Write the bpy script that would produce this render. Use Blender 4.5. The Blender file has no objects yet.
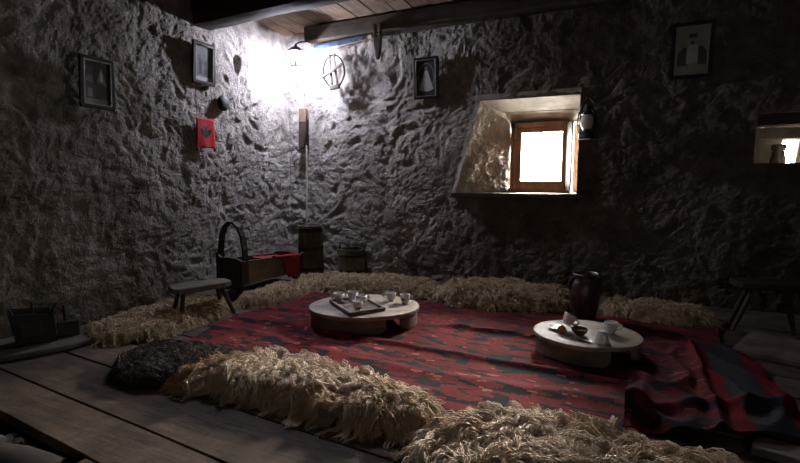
import bpy, bmesh, math, random
import numpy as np
from mathutils import Vector, Matrix, noise

random.seed(7)
R = math.radians
C = bpy.context.scene.collection
S = bpy.context.scene

# ------------------------------------------------------------------ camera
cam_d = bpy.data.cameras.new('camera')
cam_d.sensor_width = 36.0
cam_d.lens = 450.0 * 36.0 / 800.0
cam_d.clip_start = 0.05
cam = bpy.data.objects.new('camera', cam_d)
C.objects.link(cam)
cam.location = (0, 0, 1.1)
cam.rotation_euler = (R(90) - math.atan(49 / 450), 0, R(24.2))
S.camera = cam

# ------------------------------------------------------------------ light, exposure
S.view_settings.view_transform = 'Standard'
S.view_settings.look = 'None'
S.view_settings.gamma = 1.0
S.view_settings.use_curve_mapping = False
S.view_settings.exposure = 0.0
S.cycles.use_denoising = True
S.cycles.max_bounces = 8
S.cycles.diffuse_bounces = 5
S.cycles.caustics_reflective = False
S.cycles.caustics_refractive = False
S.cycles.sample_clamp_indirect = 4.0

W = bpy.data.worlds.new('overcast_sky')
S.world = W
W.use_nodes = True
wb = W.node_tree.nodes['Background']
wb.inputs[0].default_value = (1.0, 0.97, 0.92, 1)
wb.inputs[1].default_value = 120.0

def light(name, kind, loc, energy, color, **kw):
    d = bpy.data.lights.new(name, kind)
    d.energy = energy
    d.color = color
    for k, v in kw.items():
        if k not in ('rot', 'portal'):
            setattr(d, k, v)
    o = bpy.data.objects.new(name, d)
    o.location = loc
    if 'rot' in kw:
        o.rotation_euler = kw['rot']
    if kw.get('portal'):
        d.cycles.is_portal = True
    C.objects.link(o)
    return o

# the hazy sun: comes in through the back window and pools on the rugs and fleeces
SUN_DIR = Vector((-0.62, -3.15, -1.28)).normalized()
sun = light('hazy_sun', 'SUN', (0, 9, 5), 150.0, (1.0, 0.93, 0.86), angle=R(38))
sun.rotation_euler = SUN_DIR.to_track_quat('-Z', 'Y').to_euler()
# sky portals for window and niche, plus two unseen openings added for fill
light('window_portal', 'AREA', (-0.63, 5.24, 1.37), 1, (1, 1, 1), shape='RECTANGLE', size=0.5, size_y=0.6, rot=(R(-90), 0, 0), portal=True)
light('niche_portal', 'AREA', (1.45, 5.24, 1.4), 1, (1, 1, 1), shape='RECTANGLE', size=0.5, size_y=0.4, rot=(R(-90), 0, 0), portal=True)
light('rear_fill_portal', 'AREA', (0.75, -2.32, 1.65), 1, (1, 1, 1), shape='RECTANGLE', size=0.21, size_y=0.22, rot=(R(90), 0, 0), portal=True)
light('side_fill_portal', 'AREA', (2.42, -0.95, 1.4), 1, (1, 1, 1), shape='RECTANGLE', size=0.30, size_y=0.28, rot=(0, R(90), 0), portal=True)

# ------------------------------------------------------------------ materials
def new_mat(name):
    m = bpy.data.materials.new(name)
    m.use_nodes = True
    nt = m.node_tree
    return m, nt, nt.nodes, nt.links, nt.nodes['Principled BSDF']

def nz(N, L, vec, scale, detail=5, rough=0.6, dist=0.0):
    n = N.new('ShaderNodeTexNoise')
    n.inputs['Scale'].default_value = scale
    n.inputs['Detail'].default_value = detail
    n.inputs['Roughness'].default_value = rough
    n.inputs['Distortion'].default_value = dist
    if vec is not None:
        L.new(vec, n.inputs['Vector'])
    return n

def ramp(N, L, fac, stops, interp='LINEAR'):
    r = N.new('ShaderNodeValToRGB')
    r.color_ramp.interpolation = interp
    e = r.color_ramp.elements
    while len(e) < len(stops):
        e.new(0.5)
    for i, (p, c) in enumerate(stops):
        e[i].position = p
        e[i].color = (c[0], c[1], c[2], 1) if hasattr(c, '__len__') else (c, c, c, 1)
    L.new(fac, r.inputs[0])
    return r

def mixc(N, L, fac, a, b, blend='MIX'):
    m = N.new('ShaderNodeMix')
    m.data_type = 'RGBA'
    m.blend_type = blend
    for s, v in ((m.inputs[0], fac), (m.inputs[6], a), (m.inputs[7], b)):
        if isinstance(v, bpy.types.NodeSocket):
            L.new(v, s)
        elif hasattr(v, '__len__'):
            s.default_value = (v[0], v[1], v[2], 1)
        else:
            s.default_value = v
    return m.outputs[2]

def mapping(N, L, scale, src='Object', rot=(0, 0, 0)):
    tc = N.new('ShaderNodeTexCoord')
    mp = N.new('ShaderNodeMapping')
    mp.inputs['Scale'].default_value = scale
    mp.inputs['Rotation'].default_value = rot
    L.new(tc.outputs[src], mp.inputs[0])
    return mp.outputs[0]

def bump(N, L, height, bsdf, strength, dist):
    b = N.new('ShaderNodeBump')
    b.inputs['Strength'].default_value = strength
    b.inputs['Distance'].default_value = dist
    L.new(height, b.inputs['Height'])
    L.new(b.outputs[0], bsdf.inputs['Normal'])

def mat_plain(name, col, rough=0.7, var=0.25, scale=14, metallic=0.0, bump_s=0.2, coat=0.0, spec=0.5):
    m, nt, N, L, B = new_mat(name)
    v = mapping(N, L, (1, 1, 1))
    n = nz(N, L, v, scale)
    r = ramp(N, L, n.outputs[0], [(0.3, [c * (1 - var) for c in col]), (0.7, [min(1, c * (1 + var)) for c in col])])
    L.new(r.outputs[0], B.inputs['Base Color'])
    B.inputs['Roughness'].default_value = rough
    B.inputs['Metallic'].default_value = metallic
    B.inputs['Coat Weight'].default_value = coat
    B.inputs['Specular IOR Level'].default_value = spec
    if bump_s:
        n2 = nz(N, L, v, scale * 4)
        bump(N, L, n2.outputs[0], B, bump_s, 0.01)
    return m

def mat_wood(name, c1, c2, grain=(3, 40, 40), rough=0.75, rot=(0, 0, 0), spec=0.3, bump_s=0.35):
    m, nt, N, L, B = new_mat(name)
    v = mapping(N, L, grain, rot=rot)
    n = nz(N, L, v, 1.0, 6, 0.65, 0.6)
    r = ramp(N, L, n.outputs[0], [(0.3, c1), (0.7, c2)])
    v2 = mapping(N, L, (1, 1, 1))
    n2 = nz(N, L, v2, 4.0, 4)
    r2 = ramp(N, L, n2.outputs[0], [(0.35, 0.55), (0.65, 1.0)])
    col = mixc(N, L, 1.0, r.outputs[0], r2.outputs[0], 'MULTIPLY')
    geo = N.new('ShaderNodeNewGeometry')
    r3 = ramp(N, L, geo.outputs['Random Per Island'], [(0, 0.75), (1, 1.1)])
    col = mixc(N, L, 1.0, col, r3.outputs[0], 'MULTIPLY')
    L.new(col, B.inputs['Base Color'])
    B.inputs['Roughness'].default_value = rough
    B.inputs['Specular IOR Level'].default_value = spec
    bump(N, L, n.outputs[0], B, bump_s, 0.006)
    return m

def mat_floor(name, c1, c2, grain, rough):
    """old worn boards: grain, scuffs and dust"""
    m = mat_wood(name, c1, c2, grain, rough, bump_s=0.6)
    nt = m.node_tree
    N, L, B = nt.nodes, nt.links, nt.nodes['Principled BSDF']
    col = B.inputs['Base Color'].links[0].from_socket
    v = mapping(N, L, (1, 2.2, 1))
    a = ramp(N, L, nz(N, L, v, 5.5, 9, 0.72, 0.8).outputs[0], [(0.34, 0.62), (0.5, 1.0), (0.68, 1.22)])
    b = ramp(N, L, nz(N, L, v, 45, 5, 0.7).outputs[0], [(0.3, 0.72), (0.6, 1.08)])
    col = mixc(N, L, 1.0, col, a.outputs[0], 'MULTIPLY')
    col = mixc(N, L, 1.0, col, b.outputs[0], 'MULTIPLY')
    L.new(col, B.inputs['Base Color'])
    return m

def mat_wall(name, a=(0.37, 0.33, 0.295), b=(0.51, 0.465, 0.425), c=(0.63, 0.585, 0.545), worn=True, fine=0.55):
    """limewashed plaster; away from the corner the wash has worn off to brown plaster in irregular patches"""
    m, nt, N, L, B = new_mat(name)
    v = mapping(N, L, (1, 1, 1))
    n1 = nz(N, L, v, 1.1, 6, 0.6, 0.3)
    n2 = nz(N, L, v, 9.0, 6, 0.65)
    r1 = ramp(N, L, n1.outputs[0], [(0.3, a), (0.5, b), (0.72, c)])
    r2 = ramp(N, L, n2.outputs[0], [(0.32, fine), (0.6, 1.05)])
    col = r1.outputs[0]
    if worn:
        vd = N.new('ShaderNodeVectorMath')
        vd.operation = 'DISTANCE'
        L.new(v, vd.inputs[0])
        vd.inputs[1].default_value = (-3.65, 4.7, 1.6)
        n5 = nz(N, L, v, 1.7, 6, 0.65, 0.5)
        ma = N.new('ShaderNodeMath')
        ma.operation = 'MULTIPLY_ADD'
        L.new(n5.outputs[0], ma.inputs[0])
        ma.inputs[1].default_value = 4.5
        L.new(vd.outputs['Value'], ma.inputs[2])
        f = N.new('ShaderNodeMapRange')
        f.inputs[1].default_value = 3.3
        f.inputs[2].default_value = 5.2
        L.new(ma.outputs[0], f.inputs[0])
        brown = ramp(N, L, n1.outputs[0], [(0.3, (0.115, 0.088, 0.064)), (0.5, (0.195, 0.155, 0.12)), (0.72, (0.265, 0.22, 0.178))])  # brown plaster, darkened further to paint a steeper lamp fall-off into the colour
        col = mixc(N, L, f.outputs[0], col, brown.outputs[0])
    col = mixc(N, L, 0.85, col, r2.outputs[0], 'MULTIPLY')
    L.new(col, B.inputs['Base Color'])
    B.inputs['Roughness'].default_value = 0.92
    B.inputs['Specular IOR Level'].default_value = 0.15
    n3 = nz(N, L, v, 46.0, 9, 0.75)
    bump(N, L, n3.outputs[0], B, 1.0, 0.05)
    return m

def mat_fur(name, cols, tip=None, end=None):
    """cols: three colours picked strand by strand; end=(axis colour, x0, x1): a differently coloured end of the fleece."""
    m, nt, N, L, B = new_mat(name)
    geo = N.new('ShaderNodeNewGeometry')
    r = ramp(N, L, geo.outputs['Random Per Island'], [(0.0, cols[0]), (0.5, cols[1]), (1.0, cols[2])])
    v = mapping(N, L, (1, 1, 1))
    n = nz(N, L, v, 5.0, 7, 0.75)
    f = ramp(N, L, n.outputs[0], [(0.40, 0.0), (0.64, 1.0)])
    col = mixc(N, L, f.outputs[0], r.outputs[0], cols[3])
    if end:
        sx = N.new('ShaderNodeSeparateXYZ')
        L.new(v, sx.inputs[0])
        mr = N.new('ShaderNodeMapRange')
        mr.inputs[1].default_value = end[1]
        mr.inputs[2].default_value = end[2]
        L.new(sx.outputs[0], mr.inputs[0])
        col = mixc(N, L, mr.outputs[0], end[0], col)
    L.new(col, B.inputs['Base Color'])
    B.inputs['Roughness'].default_value = 0.75
    B.inputs['Specular IOR Level'].default_value = 0.2
    return m

def mat_rug(name, reds, dark, accents, cell=(0.024, 0.010), thr=0.56, bands=None, seed=0.0):
    m, nt, N, L, B = new_mat(name)
    tc = N.new('ShaderNodeTexCoord')
    vm = N.new('ShaderNodeVectorMath')
    vm.operation = 'SNAP'
    L.new(tc.outputs['Object'], vm.inputs[0])
    vm.inputs[1].default_value = (cell[0], cell[1], 10)
    mp = N.new('ShaderNodeMapping')
    mp.inputs['Location'].default_value = (seed, seed * 0.7, 0)
    mp.inputs['Scale'].default_value = (5.2, 15.0, 1)
    L.new(vm.outputs[0], mp.inputs[0])
    n1 = nz(N, L, mp.outputs[0], 1.0, 4, 0.55, 0.5)
    mp2 = N.new('ShaderNodeMapping')
    mp2.inputs['Location'].default_value = (seed + 5, 3, 0)
    mp2.inputs['Scale'].default_value = (8, 24, 1)
    L.new(vm.outputs[0], mp2.inputs[0])
    n2 = nz(N, L, mp2.outputs[0], 1.0, 3, 0.5, 0.3)
    v = tc.outputs['Object']
    n3 = nz(N, L, v, 2.2, 4)
    base = ramp(N, L, n3.outputs[0], [(0.35, reds[0]), (0.65, reds[1])]).outputs[0]
    f1 = ramp(N, L, n1.outputs[0], [(0, 0.0), (thr, 1.0)], 'CONSTANT').outputs[0]
    f2 = ramp(N, L, n2.outputs[0], [(0, 0.0), (0.64, 1.0)], 'CONSTANT').outputs[0]
    col = mixc(N, L, f2, base, accents)
    col = mixc(N, L, f1, col, dark)
    if bands:
        sx = N.new('ShaderNodeSeparateXYZ')
        L.new(tc.outputs['Object'], sx.inputs[0])
        mr = N.new('ShaderNodeMapRange')
        mr.inputs[1].default_value = bands[0]
        mr.inputs[2].default_value = bands[1]
        L.new(sx.outputs[0], mr.inputs[0])
        rb = ramp(N, L, mr.outputs[0], [(p, (k, k, k)) for p, k, _ in bands[2]], 'CONSTANT')
        rc = ramp(N, L, mr.outputs[0], [(p, c) for p, _, c in bands[2]], 'CONSTANT')
        col = mixc(N, L, rb.outputs[0], col, rc.outputs[0])
    n4 = nz(N, L, v, 60, 3)
    wear = ramp(N, L, n4.outputs[0], [(0.3, 0.7), (0.7, 1.05)])
    col = mixc(N, L, 1.0, col, wear.outputs[0], 'MULTIPLY')
    L.new(col, B.inputs['Base Color'])
    B.inputs['Roughness'].default_value = 0.95
    B.inputs['Specular IOR Level'].default_value = 0.1
    w = N.new('ShaderNodeTexWave')
    w.inputs['Scale'].default_value = 55
    w.inputs['Distortion'].default_value = 1.5
    L.new(v, w.inputs['Vector'])
    bump(N, L, w.outputs['Fac'], B, 0.5, 0.003)
    return m

def mat_glass(name, tint=(1, 1, 1), gloss=0.08):
    m, nt, N, L, B = new_mat(name)
    N.remove(B)
    t = N.new('ShaderNodeBsdfTransparent')
    t.inputs[0].default_value = (*tint, 1)
    g = N.new('ShaderNodeBsdfGlossy')
    g.inputs['Roughness'].default_value = 0.08
    x = N.new('ShaderNodeMixShader')
    x.inputs[0].default_value = gloss
    L.new(t.outputs[0], x.inputs[1])
    L.new(g.outputs[0], x.inputs[2])
    L.new(x.outputs[0], N['Material Output'].inputs[0])
    return m

def mat_emit(name, col, s):
    m, nt, N, L, B = new_mat(name)
    B.inputs['Base Color'].default_value = (0.9, 0.9, 0.9, 1)
    B.inputs['Emission Color'].default_value = (*col, 1)
    B.inputs['Emission Strength'].default_value = s
    return m

M = dict(
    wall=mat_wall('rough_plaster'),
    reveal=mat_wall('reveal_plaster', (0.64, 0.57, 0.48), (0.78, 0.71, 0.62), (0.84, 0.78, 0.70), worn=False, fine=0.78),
    floor=mat_floor('floor_wood', (0.092, 0.064, 0.043), (0.17, 0.124, 0.088), (2.2, 26, 26), 0.8),
    ground=mat_plain('dark_earth', (0.03, 0.026, 0.022), 0.95, 0.4, 9),
    ceil=mat_wood('ceiling_board_wood', (0.20, 0.14, 0.09), (0.36, 0.26, 0.18), (26, 2, 26), 0.8),
    beam=mat_wood('beam_wood', (0.028, 0.021, 0.016), (0.062, 0.048, 0.038), (2, 24, 24), 0.85),
    plate=mat_wood('wall_plate_wood', (0.075, 0.057, 0.042), (0.15, 0.117, 0.09), (2, 24, 24), 0.85),
    lintel=mat_wood('lintel_wood', (0.42, 0.37, 0.29), (0.58, 0.525, 0.44), (3, 30, 30), 0.85),
    sash=mat_wood('sash_wood', (0.42, 0.22, 0.13), (0.66, 0.38, 0.24), (14, 14, 3), 0.6),
    shutter=mat_wood('shutter_wood', (0.24, 0.205, 0.18), (0.36, 0.315, 0.285), (14, 14, 3), 0.7),
    dark_wood=mat_wood('dark_wood', (0.030, 0.021, 0.015), (0.075, 0.052, 0.036), (4, 30, 30), 0.6),
    dark_wood_v=mat_wood('dark_wood_upright', (0.036, 0.026, 0.018), (0.085, 0.06, 0.042), (30, 30, 3), 0.6),
    mid_wood=mat_wood('weathered_wood', (0.10, 0.078, 0.058), (0.21, 0.17, 0.13), (30, 4, 30), 0.7),
    cradle_wood=mat_wood('cradle_side_wood', (0.17, 0.12, 0.078), (0.30, 0.22, 0.145), (30, 4, 30), 0.6),
    barrel_wood=mat_wood('barrel_wood', (0.085, 0.066, 0.050), (0.19, 0.15, 0.12), (26, 26, 2.5), 0.7),
    sofra=mat_wood('table_top_wood', (0.27, 0.215, 0.175), (0.45, 0.375, 0.315), (4, 34, 34), 0.6, spec=0.4),
    sofra_dark=mat_wood('table_support_wood', (0.16, 0.125, 0.10), (0.29, 0.23, 0.19), (8, 8, 30), 0.7),
    tan_wood=mat_wood('tan_wood', (0.20, 0.14, 0.095), (0.36, 0.26, 0.18), (20, 20, 4), 0.7),
    iron=mat_plain('dark_iron', (0.020, 0.017, 0.016), 0.6, 0.4, 20, 0.3),
    black=mat_plain('black_paint', (0.012, 0.011, 0.012), 0.4, 0.2, 20, bump_s=0),
    lamp_metal=mat_plain('lamp_metal', (0.03, 0.032, 0.04), 0.45, 0.2, 20, 0.6, 0),
    steel=mat_plain('dull_steel', (0.32, 0.31, 0.30), 0.42, 0.2, 20, 0.9, 0.05),
    frame=mat_plain('frame_lacquer', (0.014, 0.010, 0.008), 0.5, 0.2, 20, 0, 0.05, 0.0, 0.12),
    frame_edge=mat_plain('frame_inner_edge', (0.24, 0.21, 0.19), 0.35, 0.2, 30, 0.3, 0),
    print_dark=mat_plain('photo_dark', (0.045, 0.043, 0.043), 0.35, 0.5, 9, 0, 0, 0.0, 0.12),
    print_mid=mat_plain('photo_grey', (0.12, 0.12, 0.125), 0.35, 0.45, 12, 0, 0, 0.0, 0.12),
    print_light=mat_plain('photo_pale', (0.40, 0.38, 0.36), 0.35, 0.15, 9, 0, 0, 0.0, 0.12),
    print_sky=mat_plain('photo_backdrop', (0.17, 0.175, 0.17), 0.35, 0.3, 7, 0, 0, 0.0, 0.12),
    cream=mat_plain('cream_mount', (0.26, 0.235, 0.205), 0.5, 0.12, 9, 0, 0, 0.0, 0.12),
    skin=mat_plain('photo_face', (0.16, 0.14, 0.13), 0.4, 0.3, 30, 0, 0),
    red=mat_plain('red_cloth', (0.42, 0.014, 0.022), 0.9, 0.2, 40, 0, 0.5),
    crimson=mat_plain('crimson_cloth', (0.26, 0.010, 0.022), 0.9, 0.25, 40, 0, 0.5),
    blue=mat_plain('blue_cloth', (0.04, 0.062, 0.115), 0.9, 0.45, 18, 0, 0.4),
    white_cloth=mat_plain('pale_cord', (0.5, 0.47, 0.43), 0.9, 0.15, 40, 0, 0.3),
    porcelain=mat_plain('white_porcelain', (0.78, 0.77, 0.76), 0.18, 0.03, 10, 0, 0, 0.5),
    coffee=mat_plain('coffee_dregs', (0.035, 0.016, 0.009), 0.3, 0.3, 30, 0, 0),
    decal_red=mat_plain('red_print', (0.45, 0.02, 0.03), 0.3, 0.1, 10, 0, 0),
    decal_dark=mat_plain('dark_print', (0.06, 0.045, 0.045), 0.3, 0.2, 10, 0, 0),
    glaze=mat_plain('brown_glaze', (0.040, 0.024, 0.018), 0.38, 0.35, 7, 0, 0.1, 0.25),
    glaze_rim=mat_plain('pale_rim', (0.35, 0.33, 0.31), 0.3, 0.4, 20, 0, 0.2),
    bowl=mat_plain('brown_bowl_clay', (0.11, 0.045, 0.025), 0.4, 0.3, 14, 0, 0.1),
    orange=mat_plain('orange_skin', (0.60, 0.21, 0.03), 0.45, 0.35, 25, 0, 0.3),
    tray=mat_wood('tray_wood', (0.05, 0.038, 0.03), (0.36, 0.30, 0.25), (42, 42, 42), 0.55),
    stone=mat_plain('grey_stone', (0.105, 0.09, 0.075), 0.9, 0.4, 8, 0, 0.8),
    hearth=mat_plain('sooty_stone', (0.085, 0.070, 0.057), 0.9, 0.35, 8, 0, 0.6),
    glass=mat_glass('thin_glass', (0.97, 0.97, 0.97), 0.06),
    smoky=mat_glass('smoky_glass', (0.72, 0.70, 0.68), 0.16),
    bulb=mat_emit('lamp_bulb', (0.72, 0.82, 1.0), 60.0),
    cream_fur=mat_fur('cream_wool', [(0.58, 0.45, 0.33), (0.77, 0.635, 0.49), (0.87, 0.76, 0.62), (0.50, 0.355, 0.225)],
                      end=((0.42, 0.235, 0.11), -0.78, -0.42)),
    cream_fur2=mat_fur('ivory_wool', [(0.59, 0.465, 0.345), (0.78, 0.645, 0.50), (0.88, 0.77, 0.63), (0.50, 0.36, 0.235)]),
    brown_fur=mat_fur('brown_wool', [(0.020, 0.015, 0.012), (0.045, 0.034, 0.027), (0.085, 0.066, 0.052), (0.05, 0.036, 0.027)]),
    straw_fur=mat_fur('straw_wool', [(0.38, 0.29, 0.175), (0.59, 0.47, 0.305), (0.73, 0.61, 0.43), (0.44, 0.325, 0.19)]),
    hide=mat_plain('hide_skin', (0.20, 0.15, 0.10), 0.9, 0.2, 10, 0, 0.1),
)

# ------------------------------------------------------------------ mesh helpers
class MB:
    def __init__(s):
        s.v, s.f, s.m = [], [], []
        s.cur = 0

    def add(s, verts, faces):
        o = len(s.v)
        s.v += [tuple(p) for p in verts]
        s.f += [tuple(i + o for i in f) for f in faces]
        s.m += [s.cur] * len(faces)
        return s

    def box(s, c, d, rot=None):
        x, y, z = d[0] / 2, d[1] / 2, d[2] / 2
        vs = [Vector((a, b, e)) for e in (-z, z) for a, b in ((-x, -y), (x, -y), (x, y), (-x, y))]
        if rot is not None:
            vs = [rot @ p for p in vs]
        cc = Vector(c)
        return s.add([p + cc for p in vs], [(3, 2, 1, 0), (4, 5, 6, 7), (0, 1, 5, 4), (1, 2, 6, 5), (2, 3, 7, 6), (3, 0, 4, 7)])

    def bar(s, a, b, w, h, up=(0, 0, 1)):
        """a squared stick from a to b"""
        a, b = Vector(a), Vector(b)
        d = (b - a).normalized()
        u = Vector(up)
        if abs(d.dot(u)) > 0.98:
            u = Vector((1, 0, 0))
        r = d.cross(u).normalized()
        u = r.cross(d)
        vs = []
        for p in (a, b):
            for i, j in ((-1, -1), (1, -1), (1, 1), (-1, 1)):
                vs.append(p + r * (i * w / 2) + u * (j * h / 2))
        return s.add(vs, [(3, 2, 1, 0), (4, 5, 6, 7), (0, 1, 5, 4), (1, 2, 6, 5), (2, 3, 7, 6), (3, 0, 4, 7)])

    def tube(s, pts, rad, n=8, closed=False, flat=1.0):
        pts = [Vector(p) for p in pts]
        k = len(pts)
        rads = rad if hasattr(rad, '__len__') else [rad] * k
        vs, fs = [], []
        ref = None
        for i, p in enumerate(pts):
            if closed:
                d = pts[(i + 1) % k] - pts[i - 1]
            else:
                d = pts[min(i + 1, k - 1)] - pts[max(i - 1, 0)]
            d.normalize()
            if ref is None:
                ref = d.orthogonal().normalized()
            ref = (ref - d * ref.dot(d)).normalized()
            b = d.cross(ref)
            for j in range(n):
                t = 2 * math.pi * j / n
                vs.append(p + ref * math.cos(t) * rads[i] + b * math.sin(t) * rads[i] * flat)
        for i in range(k if closed else k - 1):
            for j in range(n):
                a0, a1 = i * n, ((i + 1) % k) * n
                fs.append((a0 + j, a0 + (j + 1) % n, a1 + (j + 1) % n, a1 + j))
        if not closed:
            fs.append(tuple(range(n - 1, -1, -1)))
            fs.append(tuple((k - 1) * n + j for j in range(n)))
        return s.add(vs, fs)

    def lathe(s, prof, n=32, a0=0.0, a1=2 * math.pi, c=(0, 0, 0), sx=1.0, sy=1.0):
        full = abs(a1 - a0 - 2 * math.pi) < 1e-6
        cols = n if full else n + 1
        vs, fs = [], []
        k = len(prof)
        for i in range(cols):
            t = a0 + (a1 - a0) * i / n
            for r, z in prof:
                vs.append((c[0] + r * math.cos(t) * sx, c[1] + r * math.sin(t) * sy, c[2] + z))
        for i in range(n):
            A, B_ = i * k, ((i + 1) % cols) * k
            for j in range(k - 1):
                fs.append((A + j, B_ + j, B_ + j + 1, A + j + 1))
        if not full:
            fs.append(tuple(range(k)))
            fs.append(tuple((cols - 1) * k + j for j in range(k - 1, -1, -1)))
        return s.add(vs, fs)

    def prism(s, poly, z0, z1, M4=None):
        n = len(poly)
        vs = [Vector((x, y, z)) for z in (z0, z1) for x, y in poly]
        if M4 is not None:
            vs = [M4 @ p for p in vs]
        fs = [tuple(range(n - 1, -1, -1)), tuple(range(n, 2 * n))]
        fs += [(i, (i + 1) % n, n + (i + 1) % n, n + i) for i in range(n)]
        return s.add(vs, fs)

    def build(s, name, mats, parent=None, smooth=False, bevel=0.0, loc=None, kind=None, label=None, seg=2):
        me = bpy.data.meshes.new(name)
        me.from_pydata(s.v, [], s.f)
        if not isinstance(mats, (list, tuple)):
            mats = [mats]
        for m in mats:
            me.materials.append(m)
        if len(mats) > 1:
            me.polygons.foreach_set('material_index', s.m)
        bm = bmesh.new()
        bm.from_mesh(me)
        bmesh.ops.remove_doubles(bm, verts=bm.verts, dist=1e-6)
        bmesh.ops.recalc_face_normals(bm, faces=bm.faces)
        bm.to_mesh(me)
        bm.free()
        if smooth:
            me.shade_smooth()
            try:
                me.set_sharp_from_angle(angle=R(40))
            except Exception:
                pass
        o = bpy.data.objects.new(name, me)
        C.objects.link(o)
        if parent is not None:
            o.parent = parent
        if loc is not None:
            o.location = loc
        if bevel:
            b = o.modifiers.new('edge', 'BEVEL')
            b.width = bevel
            b.segments = seg
            b.limit_method = 'ANGLE'
        if kind:
            o['kind'] = kind
        if label:
            o['label'] = label
        return o

def tag(o, label, cat, group=None):
    o['label'] = label
    o['category'] = cat
    if group:
        o['group'] = group
    return o

def thing(name, label, cat, loc=(0, 0, 0), rot=(0, 0, 0), group=None):
    o = bpy.data.objects.new(name, None)
    C.objects.link(o)
    o.empty_display_size = 0.05
    o.location = loc
    o.rotation_euler = rot
    return tag(o, label, cat, group)

def dup(root, loc, rot, label):
    r = root.copy()
    C.objects.link(r)
    r.location = loc
    r.rotation_euler = rot
    r['label'] = label
    for ch in list(root.children):
        c = ch.copy()
        C.objects.link(c)
        c.parent = r
        for g in ch.children:
            d = g.copy()
            C.objects.link(d)
            d.parent = c
    return r

# ------------------------------------------------------------------ room shell
XL, XR, YB, YF, ZC = -3.65, 2.3, 4.7, -2.2, 2.9

def wall_depth(p):
    q = Vector(p)
    w = q + Vector((noise.noise(q * 2.1), noise.noise(q * 2.1 + Vector((9, 0, 0))), noise.noise(q * 2.1 + Vector((0, 9, 0))))) * 0.16
    big = noise.fractal(q * 0.9, 1.0, 2.0, 3)
    cells = noise.voronoi(w * 5.0)[0]
    crack = min(1.0, (cells[1] - cells[0]) * 2.2)
    sel = 0.5 + 0.5 * math.tanh(4.0 * (noise.noise(q * 0.9 + Vector((4, 4, 4))) - 0.12))
    rid = noise.ridged_multi_fractal(q * 3.4 + Vector((w - q)) * 1.2, 0.65, 2.2, 6, 1.0, 2.0)
    tb = noise.turbulence(q * 6.0 + Vector((7, 7, 7)), 4, False)
    fl = noise.fractal(w * 3.4 + Vector((2, 8, 5)), 0.75, 2.2, 6) * 2.6
    fr = fl - math.floor(fl)
    fr = min(1.0, fr / 0.22)
    terr = (math.floor(fl) + fr * fr * (3 - 2 * fr)) / 2.6
    mid = noise.fractal(q * 11.0, 0.5, 2.1, 4)
    pit_ = noise.noise(w * 7.0 + Vector((1, 9, 3)))
    pit_ = max(0.0, pit_ - 0.26) * 0.09
    chip = noise.noise(w * 16.0 + Vector((3, 5, 3)))
    chip = (0.012 if chip > 0.12 else 0.0) + 0.010 * max(0.0, chip)
    fine = noise.fractal(q * 22.0, 0.6, 2.2, 3)
    d = 0.030 * big + 0.013 * (crack - 1) * sel + 0.0025 * (rid - 1.4) * (1.1 - 0.5 * sel) + 0.011 * terr - 0.003 * tb + 0.0040 * mid - pit_ * 0.65 - chip * 0.40 + 0.0030 * fine
    return d - 0.012

def frange(a, b, st):
    n = max(1, int(round((b - a) / st)))
    return [a + (b - a) * i / n for i in range(n + 1)]

def axis_lines(spans):
    out = []
    for a, b, st in spans:
        for v in frange(a, b, st):
            if not out or v - out[-1] > 1e-5:
                out.append(v)
    return out

def grid_wall(name, us, vs, to3d, nrm, hole=None, warp=None, edge_fade=None, extra=None, mat=None):
    P, idx = [], {}
    n = Vector(nrm)
    for j, v in enumerate(vs):
        for i, u in enumerate(us):
            uu, vv = warp(u, v) if warp else (u, v)
            p = to3d(uu, vv)
            d = wall_depth(p)
            if edge_fade:
                d *= edge_fade(u, v)
            if extra:
                d += extra(uu, vv)
            P.append(p + n * d)
    nu = len(us)
    F = []
    for j in range(len(vs) - 1):
        for i in range(nu - 1):
            if hole and hole((us[i] + us[i + 1]) / 2, (vs[j] + vs[j + 1]) / 2):
                continue
            F.append((j * nu + i, j * nu + i + 1, (j + 1) * nu + i + 1, (j + 1) * nu + i))
    mb = MB()
    mb.add(P, F)
    return mb.build(name, mat or M['wall'], None, smooth=False, kind='structure')

# openings in the back wall: (u0, u1, v0, v1) before warping
WIN = (-1.46, -0.235, 0.985, 1.94)
NIC = (1.14, 1.85, 1.26, 1.67)

def win_left(v):
    return -1.46 + 0.26 * max(0.0, min(1.0, (v - 0.985) / 0.955))

def back_warp(u, v):
    if 0.3 < v < 2.6:
        fade = 1.0 if WIN[2] <= v <= WIN[3] else max(0.0, 1 - min(abs(v - WIN[2]), abs(v - WIN[3])) / 0.5)
        k = max(0.0, 1 - abs(u - WIN[0]) / 0.6)
        u = u + (win_left(v) - WIN[0]) * k * fade
    return u, v

def in_hole(u, v):
    return (WIN[0] < u < WIN[1] and WIN[2] < v < WIN[3]) or (NIC[0] < u < NIC[1] and NIC[2] < v < NIC[3])

def rect_dist(u, v, r):
    dx = max(r[0] - u, u - r[1], 0)
    dy = max(r[2] - v, v - r[3], 0)
    return math.hypot(dx, dy)

def hole_fade(u, v):
    d = min(rect_dist(u, v, WIN), rect_dist(u, v, NIC))
    return min(1.0, d / 0.045)

us = axis_lines([(-3.85, WIN[0], 0.0155), (WIN[0], WIN[1], 0.016), (WIN[1], NIC[0], 0.016), (NIC[0], NIC[1], 0.017), (NIC[1], 2.5, 0.06)])
vs = axis_lines([(-0.3, 0.0, 0.08), (0.0, WIN[2], 0.0155), (WIN[2], NIC[2], 0.0155), (NIC[2], NIC[3], 0.016), (NIC[3], WIN[3], 0.0155), (WIN[3], 3.05, 0.0165)])
grid_wall('wall_back', us, vs, lambda u, v: Vector((u, YB, v)), (0, -1, 0), in_hole, back_warp, hole_fade)

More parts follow.
